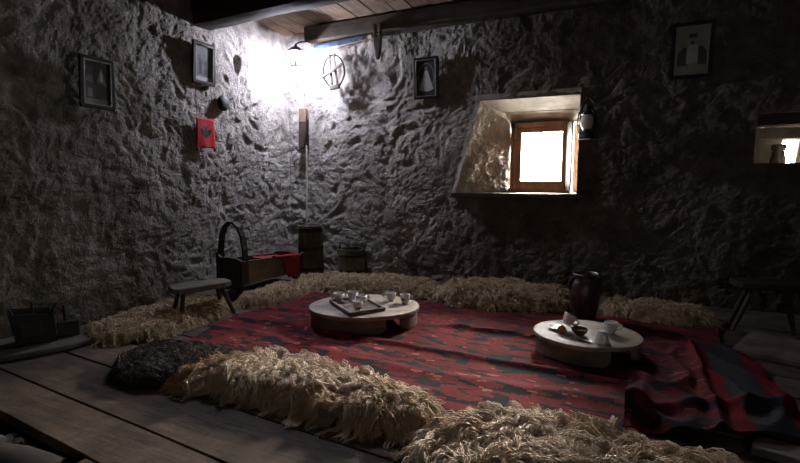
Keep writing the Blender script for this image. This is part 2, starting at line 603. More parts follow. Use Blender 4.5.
def pit(u, v):      # a small dark hole in the plaster beside the corner, as in the photograph
    e = ((u - 3.87) / 0.055) ** 2 + ((v - 2.37) / 0.10) ** 2
    return -0.13 * max(0.0, 1 - e) ** 0.5 if e < 1 else 0.0
us = axis_lines([(-2.5, 0.9, 0.10), (0.9, 4.85, 0.0155)])
vs = axis_lines([(-0.3, 0.0, 0.08), (0.0, 3.05, 0.0165)])
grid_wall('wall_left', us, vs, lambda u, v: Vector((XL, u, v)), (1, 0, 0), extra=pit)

# the outer face of the thick back wall, open at the pane and the niche
mb = MB()
def slab(x0, x1, z0, z1):
    mb.box(((x0 + x1) / 2, 5.41, (z0 + z1) / 2), (x1 - x0, 0.08, z1 - z0))
slab(-4.0, -0.95, -0.3, 3.1)
slab(-0.95, -0.32, -0.3, 0.96)
slab(-0.95, -0.32, 1.74, 3.1)
slab(-0.32, 1.40, -0.3, 3.1)
slab(1.40, 1.66, -0.3, 1.25)
slab(1.40, 1.66, 1.52, 3.1)
slab(1.66, 2.7, -0.3, 3.1)
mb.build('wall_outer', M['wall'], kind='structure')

# the two walls behind the camera, each with a small opening added to let in fill daylight
FILL_OPENING = (-1.09, -0.81, 1.25, 1.55)
mb = MB()
for y0, y1, z0, z1 in ((-2.4, FILL_OPENING[0], -0.3, 3.05), (FILL_OPENING[1], 4.95, -0.3, 3.05), (FILL_OPENING[0], FILL_OPENING[1], -0.3, FILL_OPENING[2]), (FILL_OPENING[0], FILL_OPENING[1], FILL_OPENING[3], 3.05)):
    mb.box((XR + 0.15, (y0 + y1) / 2, (z0 + z1) / 2), (0.3, y1 - y0, z1 - z0))
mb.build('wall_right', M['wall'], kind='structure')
mb = MB()
for x0, x1, z0, z1 in ((XL - 0.4, 0.65, -0.3, 3.05), (0.85, XR + 0.4, -0.3, 3.05), (0.65, 0.85, -0.3, 1.54), (0.65, 0.85, 1.76, 3.05)):
    mb.box(((x0 + x1) / 2, YF - 0.15, (z0 + z1) / 2), (x1 - x0, 0.3, z1 - z0))
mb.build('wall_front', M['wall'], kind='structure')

# floor: long planks running along the back wall, a little askew
FA = R(-4.0)
fd, fn = Vector((math.cos(FA), math.sin(FA), 0)), Vector((-math.sin(FA), math.cos(FA), 0))
def fpt(s, t, z):      # s along the planks, t across
    p = fd * s + fn * t
    return (p.x, p.y, z)
mb = MB()
seams = [-2.2, -1.9, -1.6, -1.3, -1.02, -0.72, -0.44, -0.16, 0.12, 0.38, 0.63, 0.905, 1.145, 1.47, 1.77, 2.05, 2.33, 2.6, 2.9, 3.2, 3.48, 3.75, 4.05, 4.35, 4.65, 5.1]
rf = random.Random(3)
for a, b in zip(seams, seams[1:]):
    s0, s1 = -4.4, 2.8
    cuts = [s0, s1]
    if abs(a - 0.63) < 0.01:
        cuts = [-1.93, s1]           # this board has broken off short at its left end
    elif a > 1.8 and rf.random() < 0.7:
        cuts = [s0, rf.uniform(-1.5, 1.2), s1]
    for c0, c1 in zip(cuts, cuts[1:]):
        g = 0.006
        dz = rf.uniform(-0.004, 0.0)
        n = 24
        top, bot = [], []
        for i in range(n + 1):
            s_ = c0 + 0.004 + (c1 - c0 - 0.008) * i / n
            w1 = 0.004 * noise.noise(Vector((s_ * 1.3, a * 7, 0)))
            w2 = 0.004 * noise.noise(Vector((s_ * 1.3, b * 7, 4)))
            jag = rf.uniform(0, 0.05) if (i == 0 and c0 == -1.93) else 0
            top += [fpt(s_ + jag, a + g + w1, dz), fpt(s_ + jag * 0.4, b - g + w2, dz)]
            bot += [fpt(s_ + jag, a + g + w1, dz - 0.05), fpt(s_ + jag * 0.4, b - g + w2, dz - 0.05)]
        k = len(top)
        F = []
        for i in range(n):
            q = 2 * i
            F += [(q, q + 2, q + 3, q + 1), (k + q, k + q + 1, k + q + 3, k + q + 2), (q, k + q, k + q + 2, q + 2), (q + 1, q + 3, k + q + 3, k + q + 1)]
        F += [(0, 1, k + 1, k), (k - 2, 2 * k - 2, 2 * k - 1, k - 1)]
        mb.add(top + bot, F)
mb.build('floor', M['floor'], kind='structure', bevel=0.003, seg=1)
mb = MB()
mb.box((-0.7, 1.3, -0.28), (6.8, 8.0, 0.1))
mb.build('ground', M['ground'], kind='structure')

# ceiling: boards running towards the back wall
mb = MB()
x = -4.0
rc = random.Random(5)
while x < 2.7:
    w = rc.uniform(0.19, 0.27)
    mb.box((x + w / 2, 1.35, ZC + 0.02 + rc.uniform(0, 0.006)), (w - 0.008, 7.3, 0.04))
    x += w
mb.build('ceiling', M['ceil'], kind='structure', bevel=0.003, seg=1)
mb = MB()
mb.box((-0.7, 1.3, ZC + 0.12), (7.2, 8.0, 0.1))
mb.build('ceiling_top', M['beam'], kind='structure')

def rough_beam(name, x0, x1, y, z0, w, h, mat, amp=0.012, seed=0, slope=0.0):
    n, mbb = 60, MB()
    vs_, fs_ = [], []
    ring = [(-.5, 0), (-.2, -.02), (.2, -.01), (.5, 0.02), (.52, .5), (.5, 1), (0, 1.02), (-.5, 1), (-.52, .5)]
    k = len(ring)
    for i in range(n + 1):
        xx = x0 + (x1 - x0) * i / n
        for j, (a, b) in enumerate(ring):
            q = Vector((xx * 1.6, j * 3.1, seed))
            vs_.append((xx, y + a * w + amp * noise.noise(q), z0 + slope * (xx - x0) + b * h + amp * noise.noise(q + Vector((0, 0, 50)))))
    for i in range(n):
        for j in range(k):
            fs_.append((i * k + j, i * k + (j + 1) % k, (i + 1) * k + (j + 1) % k, (i + 1) * k + j))
    fs_ += [tuple(range(k)), tuple(n * k + j for j in range(k - 1, -1, -1))]
    mbb.add(vs_, fs_)
    return mbb.build(name, mat, kind='structure', smooth=True)

rough_beam('ceiling_beam', -3.8, 2.4, 3.42, 2.615, 0.2, 0.31, M['beam'], seed=1, slope=0.018)
rough_beam('ceiling_beam', -3.8, 2.4, 1.9, 2.66, 0.2, 0.27, M['beam'], seed=2)
rough_beam('ceiling_beam', -3.8, 2.4, 0.2, 2.66, 0.2, 0.27, M['beam'], seed=3)
rough_beam('wall_plate_beam', -3.24, 2.4, 4.6, 2.735, 0.2, 0.15, M['plate'], seed=4, slope=-0.006)

# ------------------------------------------------------------------ window_1
def panel_grid(p00, p10, p11, p01, nu, nv, amp, nrm, seed=0.0, keep=0.15):
    """a quad patch with rough relief; edges stay put"""
    p00, p10, p11, p01 = map(Vector, (p00, p10, p11, p01))
    V, F = [], []
    nn = Vector(nrm)
    for j in range(nv + 1):
        for i in range(nu + 1):
            a, b = i / nu, j / nv
            p = p00 * (1 - a) * (1 - b) + p10 * a * (1 - b) + p11 * a * b + p01 * (1 - a) * b
            e = min(1.0, 6 * min(a, 1 - a, b, 1 - b))
            q = p + Vector((seed, 0, 0))
            d = noise.fractal(q * 6, 0.9, 2, 5) * 0.7 + (noise.ridged_multi_fractal(q * 5, 0.9, 2.1, 4, 1, 2) - 1.3) * 0.5
            V.append(p + nn * d * amp * (keep + (1 - keep) * e))
    for j in range(nv):
        for i in range(nu):
            o = j * (nu + 1) + i
            F.append((o, o + 1, o + nu + 2, o + nu + 1))
    return V, F

YW = 5.10      # plane of the sash
win = bpy.data.objects.new('window_1', None)
C.objects.link(win)
win['kind'] = 'structure'
wl, wr, wbz, wtz = -0.945, -0.335, 0.985, 1.735
f0 = YB - 0.001
mb = MB()
mb.add(*panel_grid((-1.46, f0, 0.985), (wl, YW + 0.05, 0.985), (wl, YW + 0.05, 1.74), (-1.20, f0, 1.94), 60, 80, 0.034, (0.75, -0.66, 0), 0.0, 0.5))
mb.add(*panel_grid((wl, YW + 0.05, 0.97), (wl, 5.35, 0.97), (wl, 5.35, 1.75), (wl, YW + 0.05, 1.75), 6, 14, 0.004, (1, 0, 0)))
mb.add(*panel_grid((-0.235, f0, 0.985), (-0.24, 5.35, 0.985), (-0.24, 5.35, 1.74), (-0.235, f0, 1.94), 30, 44, 0.014, (-1, 0, 0), 4))
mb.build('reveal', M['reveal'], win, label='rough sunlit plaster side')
mb = MB()
mb.box((-0.84, 5.0, 0.965), (1.3, 0.72, 0.05))
mb.build('sill', M['dark_wood'], win, bevel=0.006)
mb = MB()
for k in range(2):
    ya, yb = f0 + 0.005 + k * 0.24, f0 + 0.24 + k * 0.24
    za, zb = 1.935 - 0.2 * k * 0.5, 1.935 - 0.2 * (k + 1) * 0.5
    za, zb = 1.942 - (ya - f0) * 0.43, 1.942 - (yb - f0) * 0.43
    mb.add([(-1.26 + 0.27 * k, ya, za), (-0.225, ya, za - 0.008), (-0.23, yb - 0.008, zb - 0.006), (-1.0 + 0.0 * k, yb - 0.008, zb),
            (-1.26 + 0.27 * k, ya, za + 0.06), (-0.225, ya, za + 0.06), (-0.23, yb - 0.008, zb + 0.06), (-1.0, yb - 0.008, zb + 0.06)],
           [(3, 2, 1, 0), (4, 5, 6, 7), (0, 1, 5, 4), (1, 2, 6, 5), (2, 3, 7, 6), (3, 0, 4, 7)])
mb.build('lintel_board', M['lintel'], win, bevel=0.004)
mb = MB()
mb.box((-0.70, 5.28, 1.86), (1.3, 0.3, 0.26))
mb.box((-0.18, 5.2, 1.4), (0.12, 0.5, 1.1))
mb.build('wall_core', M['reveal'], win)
# fixed frame and sash
mb = MB()
for c, d in (((wl + 0.026, YW, 1.36), (0.05, 0.07, 0.76)), ((wr - 0.002, YW, 1.36), (0.045, 0.07, 0.76)),
             (((wl + wr) / 2, YW, 1.715), (0.62, 0.07, 0.05)), (((wl + wr) / 2, YW - 0.01, 1.012), (0.62, 0.10, 0.055))):
    mb.box(c, d)
fr = mb.build('window_frame', M['sash'], win, bevel=0.004)
mb = MB()
for c, d in (((wl + 0.077, YW + 0.005, 1.365), (0.067, 0.045, 0.68)), ((wr - 0.048, YW + 0.005, 1.365), (0.064, 0.045, 0.68)),
             (((wl + wr) / 2, YW + 0.005, 1.665), (0.47, 0.0448, 0.062)), (((wl + wr) / 2, YW + 0.005, 1.074), (0.47, 0.0448, 0.083))):
    mb.box(c, d)
mb.build('sash', M['sash'], win, bevel=0.004)
mb = MB()
mb.box(((wl + wr) / 2 + 0.01, YW + 0.008, 1.37), (0.43, 0.004, 0.56))
mb.build('glass_pane', M['glass'], win)
mb = MB()
mb.box((-0.333, 4.99, 1.365), (0.020, 0.17, 0.70), Matrix.Rotation(R(21), 3, 'Z'))
mb.build('shutter', M['shutter'], win, bevel=0.003, label='pale inner shutter folded back')
mb = MB()
mb.tube([(wl + 0.05, YW - 0.03, 1.55), (wl + 0.055, YW - 0.045, 1.56), (wl + 0.075, YW - 0.04, 1.56)], 0.006, 6)
mb.build('latch', M['iron'], win)

# ------------------------------------------------------------------ window_2: deep niche with a small bright opening
nic = bpy.data.objects.new('window_2', None)
C.objects.link(nic)
nic['kind'] = 'structure'
mb = MB()
n0, n1, z0, z1 = NIC
mb.add(*panel_grid((n0, f0, z0), (n0 + 0.19, 5.2, z0 + 0.005), (n0 + 0.17, 5.2, z1 - 0.12), (n0, f0, z1), 28, 28, 0.025, (1, -0.2, 0), 7))
mb.add(*panel_grid((n1, f0, z0), (n1, 5.2, z0), (n1, 5.2, z1), (n1, f0, z1), 10, 12, 0.02, (-1, 0, 0), 3))
mb.add(*panel_grid((n0 - 0.02, f0, z0), (n1, f0, z0), (n1, 5.32, z0), (n0 - 0.02, 5.32, z0), 24, 20, 0.008, (0, 0, 1), 2))
mb.add(*panel_grid((n0 - 0.02, f0, z1), (n1, f0, z1), (n1, 5.32, z1 - 0.12), (n0 - 0.02, 5.32, z1 - 0.12), 24, 20, 0.014, (0, 0, -1), 5))
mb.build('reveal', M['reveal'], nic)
mb = MB()
mb.box((1.47, 4.775, 1.625), (0.72, 0.13, 0.11))
mb.build('lintel_board', M['dark_wood'], nic, bevel=0.01)
mb = MB()
mb.box((1.5, 4.99, 1.52), (0.76, 0.14, 0.09))
mb.build('inner_lintel', M['lintel'], nic, bevel=0.01)
mb = MB()
mb.box((1.345, 5.28, 1.42), (0.25, 0.14, 0.5))
mb.box((1.785, 5.28, 1.42), (0.40, 0.14, 0.5), Matrix.Rotation(R(6), 3, 'Y'))
mb.box((1.5, 5.28, 1.60), (0.8, 0.14, 0.24))
mb.build('outer_wall', M['reveal'], nic, bevel=0.01)
mb = MB()
for k, (h, w) in enumerate(((0.075, 0.12), (0.055, 0.10), (0.06, 0.115))):
    mb.lathe([(0.001, 0), (w * .45, 0.004), (w * .5, h * .5), (w * .44, h - .004), (0.001, h)], 14, c=(1.425, 5.14, z0 + 0.006 + (0, .068, .118)[k]))
mb.build('stone_stack', M['stone'], nic, smooth=True)

#__OBJECTS__
# ------------------------------------------------------------------ rugs
def rug(name, label, corners, mat, nu, nv, zf, thick=0.008, group='red kilims on the plank floor'):
    c00, c10, c11, c01 = [Vector((a, b, 0)) for a, b in corners]
    org = (c00 + c10 + c11 + c01) / 4
    V, F = [], []
    for top in (1, 0):
        for j in range(nv + 1):
            for i in range(nu + 1):
                a, b = i / nu, j / nv
                p = c00 * (1 - a) * (1 - b) + c10 * a * (1 - b) + c11 * a * b + c01 * (1 - a) * b
                wob = 0.018
                p.x += wob * noise.noise(Vector((p.y * 3, 2, 0))) * (1 if i in (0, nu) else 0.6)
                p.y += wob * noise.noise(Vector((p.x * 3, 7, 0)))
                z = zf(p.x, p.y, a, b)
                V.append(p - org + Vector((0, 0, z if top else z - thick)))
    k = (nu + 1) * (nv + 1)
    for j in range(nv):
        for i in range(nu):
            o = j * (nu + 1) + i
            q = (o, o + 1, o + nu + 2, o + nu + 1)
            F.append(q)
            F.append(tuple(k + e for e in reversed(q)))
    edge = [i for i in range(nu + 1)] + [(j * (nu + 1) + nu) for j in range(1, nv + 1)] + [nv * (nu + 1) + i for i in range(nu - 1, -1, -1)] + [j * (nu + 1) for j in range(nv - 1, 0, -1)]
    for e, e2 in zip(edge, edge[1:] + edge[:1]):
        F.append((e, k + e, k + e2, e2))
    mb = MB()
    mb.add(V, F)
    o = mb.build(name, mat, loc=org, smooth=True)
    return tag(o, label, 'rug', group)

def gauss(d, s):
    return math.exp(-(d / s) ** 2)

DK = (0.030, 0.026, 0.031)
rug_back_m = mat_rug('kilim_back', ((0.11, 0.018, 0.020), (0.18, 0.030, 0.032)), DK, (0.30, 0.085, 0.06), thr=0.545, seed=1.3)
rug_front_m = mat_rug('kilim_front', ((0.13, 0.020, 0.022), (0.21, 0.035, 0.036)), DK, (0.42, 0.13, 0.10), thr=0.53, seed=8.1)
rug_dark_m = mat_rug('kilim_end', ((0.075, 0.010, 0.013), (0.14, 0.018, 0.021)), (0.024, 0.020, 0.026), (0.19, 0.065, 0.05), thr=0.55, seed=4.4,
                     bands=(-0.42, 0.42, [(0.0, 0, DK), (0.52, 1, (0.13, 0.008, 0.015)), (0.62, 1, (0.028, 0.028, 0.036)), (0.83, 1, (0.13, 0.008, 0.016))]))

def z_back(x, y, a, b):
    z = 0.010 + 0.005 * (1 + noise.noise(Vector((x * 2.5, y * 4, 0))))
    yr = 3.17 + 0.03 * noise.noise(Vector((x * 1.5, 0, 3)))
    if x > -1.15:
        z += 0.030 * gauss(y - yr, 0.028) * min(1, (x + 1.15) / 0.2)
    if x < -2.0:
        z += 0.022 * gauss(y - 3.02 - 0.12 * (x + 2.4), 0.03)
    z += 0.022 * max(0, noise.noise(Vector((x * 3, y * 2, 5)))) * (1 if b > 0.93 else 0)
    return z

def z_front(x, y, a, b):
    z = 0.022 + 0.005 * (1 + noise.noise(Vector((x * 2.5, y * 4, 6))))
    z += 0.030 * gauss((1 - b) * 0.75 - 0.035, 0.030) * (0.75 + 0.5 * noise.noise(Vector((x * 1.3, 0, 2))))
    z += 0.012 * gauss(y - 2.36 - 0.06 * math.sin(x * 2), 0.05)
    return z

def z_end(x, y, a, b):
    z = 0.036 + 0.006 * noise.noise(Vector((x * 3, y * 3, 9)))
    f = noise.noise(Vector((x * 4.5, y * 2.2, 3)))
    z += 0.05 * max(0, 1 - abs(f) * 4.5) * (1 - 0.6 * b)
    z += 0.055 * gauss(a - 0.08 - 0.05 * math.sin(y * 5), 0.06) * gauss(b - 0.18, 0.22)
    z += 0.050 * gauss(b - 0.14 - 0.12 * a, 0.05)
    z += 0.030 * gauss(a - 0.52, 0.035)
    z -= 0.022 * max(0, a - 0.85) / 0.15
    return z

rug('kilim_rug', 'long red kilim with black motifs, under the table that holds the tray',
    [(-2.72, 2.45), (0.62, 2.75), (0.84, 3.98), (-2.62, 3.66)], rug_back_m, 130, 50, z_back)
rug('kilim_rug', 'red and black kilim with a raised back edge, just behind the long cream fleeces',
    [(-2.50, 1.80), (0.40, 1.72), (0.35, 2.64), (-2.66, 2.70)], rug_front_m, 130, 50, z_front)
rug('kilim_rug', 'rumpled dark crimson kilim with a broad navy band, beyond the table with the tipped cup',
    [(0.12, 2.06), (0.86, 2.30), (0.90, 3.55), (0.22, 3.30)], rug_dark_m, 70, 90, z_end)

# ------------------------------------------------------------------ fleeces
def inside(poly, X, Y):
    r = np.zeros(len(X), bool)
    n = len(poly)
    for i in range(n):
        x1, y1 = poly[i]
        x2, y2 = poly[(i + 1) % n]
        c = (y1 > Y) != (y2 > Y)
        with np.errstate(divide='ignore', invalid='ignore'):
            xx = (x2 - x1) * (Y - y1) / (y2 - y1 + 1e-12) + x1
        r ^= c & (X < xx)
    return r

def edge_info(poly, X, Y):
    best = np.full(len(X), 1e9)
    ox, oy = np.zeros(len(X)), np.zeros(len(X))
    n = len(poly)
    for i in range(n):
        x1, y1 = poly[i]
        x2, y2 = poly[(i + 1) % n]
        dx, dy = x2 - x1, y2 - y1
        t = np.clip(((X - x1) * dx + (Y - y1) * dy) / (dx * dx + dy * dy), 0, 1)
        px, py = x1 + t * dx, y1 + t * dy
        d = np.hypot(X - px, Y - py)
        m = d < best
        best = np.where(m, d, best)
        ox = np.where(m, (px - X) / (d + 1e-9), ox)
        oy = np.where(m, (py - Y) / (d + 1e-9), oy)
    return best, ox, oy

def smooth_poly(poly, it=2):
    for _ in range(it):
        q = []
        for i in range(len(poly)):
            a, b = poly[i], poly[(i + 1) % len(poly)]
            q += [(a[0] * .75 + b[0] * .25, a[1] * .75 + b[1] * .25), (a[0] * .25 + b[0] * .75, a[1] * .25 + b[1] * .75)]
        poly = q
    return poly

def fleece(label, outline, mat, zbase, hump, length, clumps, per, rad, comb, seed, name='sheepskin_fleece', cat='fleece', group=None, wave=0.016, hide_mat=None, zfun=None):
    rng = np.random.default_rng(seed)
    cx = sum(p[0] for p in outline) / len(outline)
    cy = sum(p[1] for p in outline) / len(outline)
    poly = smooth_poly([(a - cx, b - cy) for a, b in outline])
    root = thing(name, label, cat, (cx, cy, 0), (0, 0, 0), group)
    pa = np.array(poly)
    lo, hi = pa.min(0), pa.max(0)
    X, Y = np.empty(0), np.empty(0)
    while len(X) < clumps:
        x = rng.uniform(lo[0], hi[0], clumps * 2)
        y = rng.uniform(lo[1], hi[1], clumps * 2)
        k = inside(poly, x, y)
        X, Y = np.concatenate([X, x[k]]), np.concatenate([Y, y[k]])
    X, Y = X[:clumps], Y[:clumps]

    def top(x, y, d):
        lump = np.array([noise.noise(Vector((a * 5.5 + seed, b * 5.5, seed))) for a, b in zip(x, y)])
        base = zbase if zfun is None else np.array([zfun(a + cx, b + cy) for a, b in zip(x, y)])
        return base + hump * np.sqrt(np.clip(d / 0.13, 0, 1)) * (1 + 0.45 * lump)
    d, ox, oy = edge_info(poly, X, Y)
    Z = top(X, Y, d)
    ang = (rng.normal(0, 0.55, clumps) if per > 8 else 0) + np.array([noise.noise(Vector((a * 2.6, b * 2.6, seed * 3.1))) for a, b in zip(X, Y)]) * 3.0 + np.array([noise.noise(Vector((a * 7, b * 8, seed))) for a, b in zip(X, Y)]) * 2.2
    ca, sa = np.cos(ang), np.sin(ang)
    gx, gy = comb[0] * ca - comb[1] * sa, comb[0] * sa + comb[1] * ca
    w = np.exp(-d / 0.07) * 1.6
    dx, dy = gx + ox * w, gy + oy * w
    nrm = np.hypot(dx, dy) + 1e-9
    dx, dy = dx / nrm, dy / nrm
    Lc = length * rng.uniform(0.6, 1.3, clumps)
    up = rng.uniform(0.25, 1.15, clumps)
    ph = rng.uniform(0, 6.28, clumps)
    # strands
    rep = lambda a: np.repeat(a, per)
    n = clumps * per
    spread = 0.0095 if per > 8 else rad * 3.6
    rx, ry = rep(X) + rng.normal(0, spread, n), rep(Y) + rng.normal(0, spread, n)
    sx, sy, sz = rep(dx), rep(dy), rep(Z)
    L = rep(Lc) * rng.uniform(0.75, 1.1, n)
    U = rep(up) + rng.normal(0, 0.12, n)
    PH = rep(ph) + rng.normal(0, 0.3, n)
    tx, ty = rng.normal(0, spread * 0.75, n), rng.normal(0, spread * 0.75, n)
    tz = rng.normal(0, spread * 0.6, n)
    K = 7
    T = np.linspace(0, 1, K)
    P = np.empty((n, K, 3))
    for k, t in enumerate(T):
        conv = 1 - 0.85 * t
        wv = wave * np.sin(PH + t * 8.5) * t ** 0.4
        f = L * (t - 0.12 * t * t)
        P[:, k, 0] = rep(X) + (rx - rep(X)) * conv + sx * f - sy * wv + tx * t * 0.8
        P[:, k, 1] = rep(Y) + (ry - rep(Y)) * conv + sy * f + sx * wv + ty * t * 0.8
        P[:, k, 2] = sz - 0.012 + L * U * (t * 1.05 - 0.95 * t * t) + 0.012 * np.cos(PH * 1.7 + t * 6.5) + tz * t
    # drape: past the rim of the hide the wool falls to the floor
    fx, fy = P[:, :, 0].ravel(), P[:, :, 1].ravel()
    ins = inside(poly, fx, fy).reshape(n, K)
    dd, _, _ = edge_info(poly, fx, fy)
    dd = dd.reshape(n, K)
    outz = np.where(ins, 0, dd)
    P[:, :, 2] -= outz * 0.75
    P[:, :, 2] = np.maximum(P[:, :, 2], 0.007 + 0.004 * rng.random((n, 1)))
    # three-sided tapering strands
    rr = rad * rng.uniform(0.7, 1.3, n)[:, None] * np.array([1.0, 1.0, 0.95, 0.85, 0.7, 0.45, 0.12])[None, :]
    tang = np.gradient(P, axis=1)
    tang /= np.linalg.norm(tang, axis=2, keepdims=True) + 1e-9
    side = np.cross(tang, np.array([0, 0, 1.0]))
    side /= np.linalg.norm(side, axis=2, keepdims=True) + 1e-9
    upv = np.cross(side, tang)
    V = np.empty((n, K, 3, 3))
    for j, a in enumerate((0.5236, 2.618, 4.712)):
        V[:, :, j, :] = P + side * (math.cos(a) * rr)[..., None] + upv * (math.sin(a) * rr)[..., None]
    base = (np.arange(n) * K * 3)[:, None, None]
    kk = (np.arange(K - 1) * 3)[None, :, None]
    jj = np.arange(3)[None, None, :]
    j2 = (jj + 1) % 3
    Q = np.stack([base + kk + jj, base + kk + j2, base + kk + 3 + j2, base + kk + 3 + jj], axis=-1).reshape(-1, 4)
    me = bpy.data.meshes.new('wool')
    V = V.reshape(-1, 3)
    me.vertices.add(len(V))
    me.vertices.foreach_set('co', V.ravel())
    me.loops.add(Q.size)
    me.loops.foreach_set('vertex_index', Q.ravel().astype(np.int32))
    me.polygons.add(len(Q))
    me.polygons.foreach_set('loop_start', np.arange(0, Q.size, 4, dtype=np.int32))
    me.update(calc_edges=True)
    me.shade_smooth()
    me.materials.append(mat)
    o = bpy.data.objects.new('wool', me)
    C.objects.link(o)
    o.parent = root
    # the hide the wool grows on
    mbh = MB()
    rings = [1.0, 0.97, 0.88, 0.7, 0.45, 0.2]
    V2, F2 = [], []
    m = len(poly)
    for r_ in rings:
        x = np.array([p[0] * r_ for p in poly])
        y = np.array([p[1] * r_ for p in poly])
        de, _, _ = edge_info(poly, x, y)
        z = top(x, y, de) - 0.010
        if r_ == 1.0:
            z = np.full(m, zbase) - 0.012 if zfun is None else np.array([zfun(a + cx, b + cy) for a, b in zip(x, y)]) - 0.012
        V2 += [(a, b, c) for a, b, c in zip(x, y, z)]
    for i in range(len(rings) - 1):
        for j in range(m):
            F2.append((i * m + j, i * m + (j + 1) % m, (i + 1) * m + (j + 1) % m, (i + 1) * m + j))
    F2.append(tuple((len(rings) - 1) * m + j for j in range(m)))
    F2.append(tuple(range(m - 1, -1, -1)))
    mbh.add(V2, F2)
    mbh.build('hide', hide_mat or M['hide'], root, smooth=True)
    return root

FG = 'long haired fleeces along the front of the rugs'
BG = 'straw coloured fleeces along the walls'
fleece('long cream fleece with a tan left end, beside the dark brown fleece',
       [(-2.06, 1.62), (-2.06, 1.78), (-1.90, 2.04), (-1.68, 2.13), (-1.38, 2.06), (-1.05, 2.04), (-0.78, 1.98), (-0.66, 1.88), (-0.72, 1.75), (-0.92, 1.68), (-1.16, 1.68), (-1.42, 1.72), (-1.74, 1.70)],
       M['cream_fur'], 0.036, 0.045, 0.150, 1250, 13, 0.0025, (-0.45, -1.0), 3, group=FG)
fleece('ivory shaggy fleece overlapping the right end of the long cream fleece',
       [(-0.62, 1.50), (-0.60, 1.74), (-0.42, 1.96), (-0.20, 2.03), (0.06, 2.00), (0.26, 1.94), (0.50, 1.95), (0.58, 1.86), (0.46, 1.66), (0.16, 1.50), (-0.2, 1.40), (-0.45, 1.40)],
       M['cream_fur2'], 0.036, 0.045, 0.150, 1250, 13, 0.0025, (-0.6, -0.9), 11, group=FG)
fleece('dark brown fleece at the left end of the rugs beside the cream one',
       [(-2.54, 1.60), (-2.68, 1.82), (-2.62, 2.02), (-2.32, 2.10), (-2.02, 2.05), (-1.96, 1.82), (-2.02, 1.66), (-2.16, 1.56), (-2.36, 1.54)],
       M['brown_fur'], 0.032, 0.030, 0.075, 1500, 6, 0.0024, (-0.5, -0.8), 21, name='brown_fleece')
back = [
    ('straw coloured fleece heaped at the foot of the churn and bucket', [(-3.10, 4.10), (-2.92, 4.32), (-2.5, 4.55), (-2.0, 4.55), (-1.55, 4.42), (-1.42, 3.98), (-1.75, 3.82), (-2.29, 3.70), (-2.72, 3.72)], 0.055, 31),
    ('pale fleece along the back wall, under the window and left of the jar', [(-1.50, 4.05), (-1.38, 4.45), (-0.8, 4.58), (-0.25, 4.52), (-0.16, 4.2), (-0.22, 3.92), (-0.74, 3.76), (-1.25, 3.72)], 0.10, 37),
    ('dim fleece along the back wall, right of the dark jar', [(0.06, 4.35), (0.4, 4.45), (0.78, 4.32), (0.84, 4.02), (0.5, 3.95), (0.1, 3.92)], 0.07, 41),
    ('straw coloured fleece under the low plank stool by the left wall', [(-3.42, 1.95), (-3.48, 2.4), (-3.42, 2.9), (-3.18, 3.02), (-2.84, 2.86), (-2.80, 2.4), (-2.84, 2.08), (-3.05, 1.86)], 0.045, 43),
    ('tufted straw fleece in front of the wooden cradle', [(-3.02, 3.06), (-3.02, 3.5), (-2.92, 3.86), (-2.62, 3.62), (-2.66, 3.2), (-2.74, 2.96)], 0.06, 47),
]
for lab, poly, hump, sd in back:
    area = 2200 if sd < 40 else (1100 if sd in (41, 47) else 1900)
    fleece(lab, poly, M['straw_fur'], 0.022, hump, 0.10, area, 5, 0.0032, (0.5, -0.85), sd, group=BG)

# ------------------------------------------------------------------ low round tables
def low_table(label, cx, cy, rx, ry, h, arcs, rotz=0.0, base=0.026):
    t = thing('low_round_table', label, 'table', (cx, cy, base), (0, 0, rotz), 'low round tables on the rugs')
    mb = MB()
    th = 0.034
    prof = [(0.001, h - th), (rx - 0.02, h - th), (rx - 0.004, h - th + 0.006), (rx, h - th * 0.5), (rx - 0.005, h - 0.004), (rx - 0.016, h), (0.001, h)]
    mb.lathe(prof, 72, sy=ry / rx)
    for i, p in enumerate(mb.v):     # hand-cut rim
        k = 1 + 0.012 * noise.noise(Vector((p[0] * 4, p[1] * 4, cx)))
        mb.v[i] = (p[0] * k, p[1] * k, p[2] + 0.004 * noise.noise(Vector((p[0] * 5, p[1] * 5, 3))))
    mb.build('tabletop', M['sofra'], t, smooth=True)
    for a0, a1 in arcs:
        mb = MB()
        ri, ro = rx - 0.055, rx - 0.018
        n = 22
        V, F = [], []
        for i in range(n + 1):
            f = i / n
            a = R(a0) + (R(a1) - R(a0)) * f
            arch = 0.0
            e = min(f, 1 - f) * abs(a1 - a0)
            zb = 0.03 * max(0.0, 1 - e / 7.0) ** 2
            for r_, z in ((ri, zb), (ro, zb), (ro, h - th + 0.002), (ri, h - th + 0.002)):
                V.append((r_ * math.cos(a), r_ * math.sin(a) * ry / rx, z))
        for i in range(n):
            for j in range(4):
                F.append((i * 4 + j, i * 4 + (j + 1) % 4, i * 4 + 4 + (j + 1) % 4, i * 4 + 4 + j))
        F += [(3, 2, 1, 0), (n * 4, n * 4 + 1, n * 4 + 2, n * 4 + 3)]
        mb.add(V, F)
        mb.build('support', M['sofra_dark'], t, smooth=True)
    return t

T1 = (-1.645, 2.985)
T2 = (-0.055, 3.03)
low_table('low round wooden table holding the coffee tray, left of the two', T1[0], T1[1], 0.428, 0.335, 0.135, [(165, 296), (318, 372), (60, 120)], R(24))
low_table('low round wooden table with the brown bowl, in front of the jar', T2[0], T2[1], 0.328, 0.28, 0.125, [(160, 285), (325, 368), (60, 120)], R(14))
Z1, Z2 = 0.026 + 0.135 + 0.002, 0.026 + 0.125 + 0.002

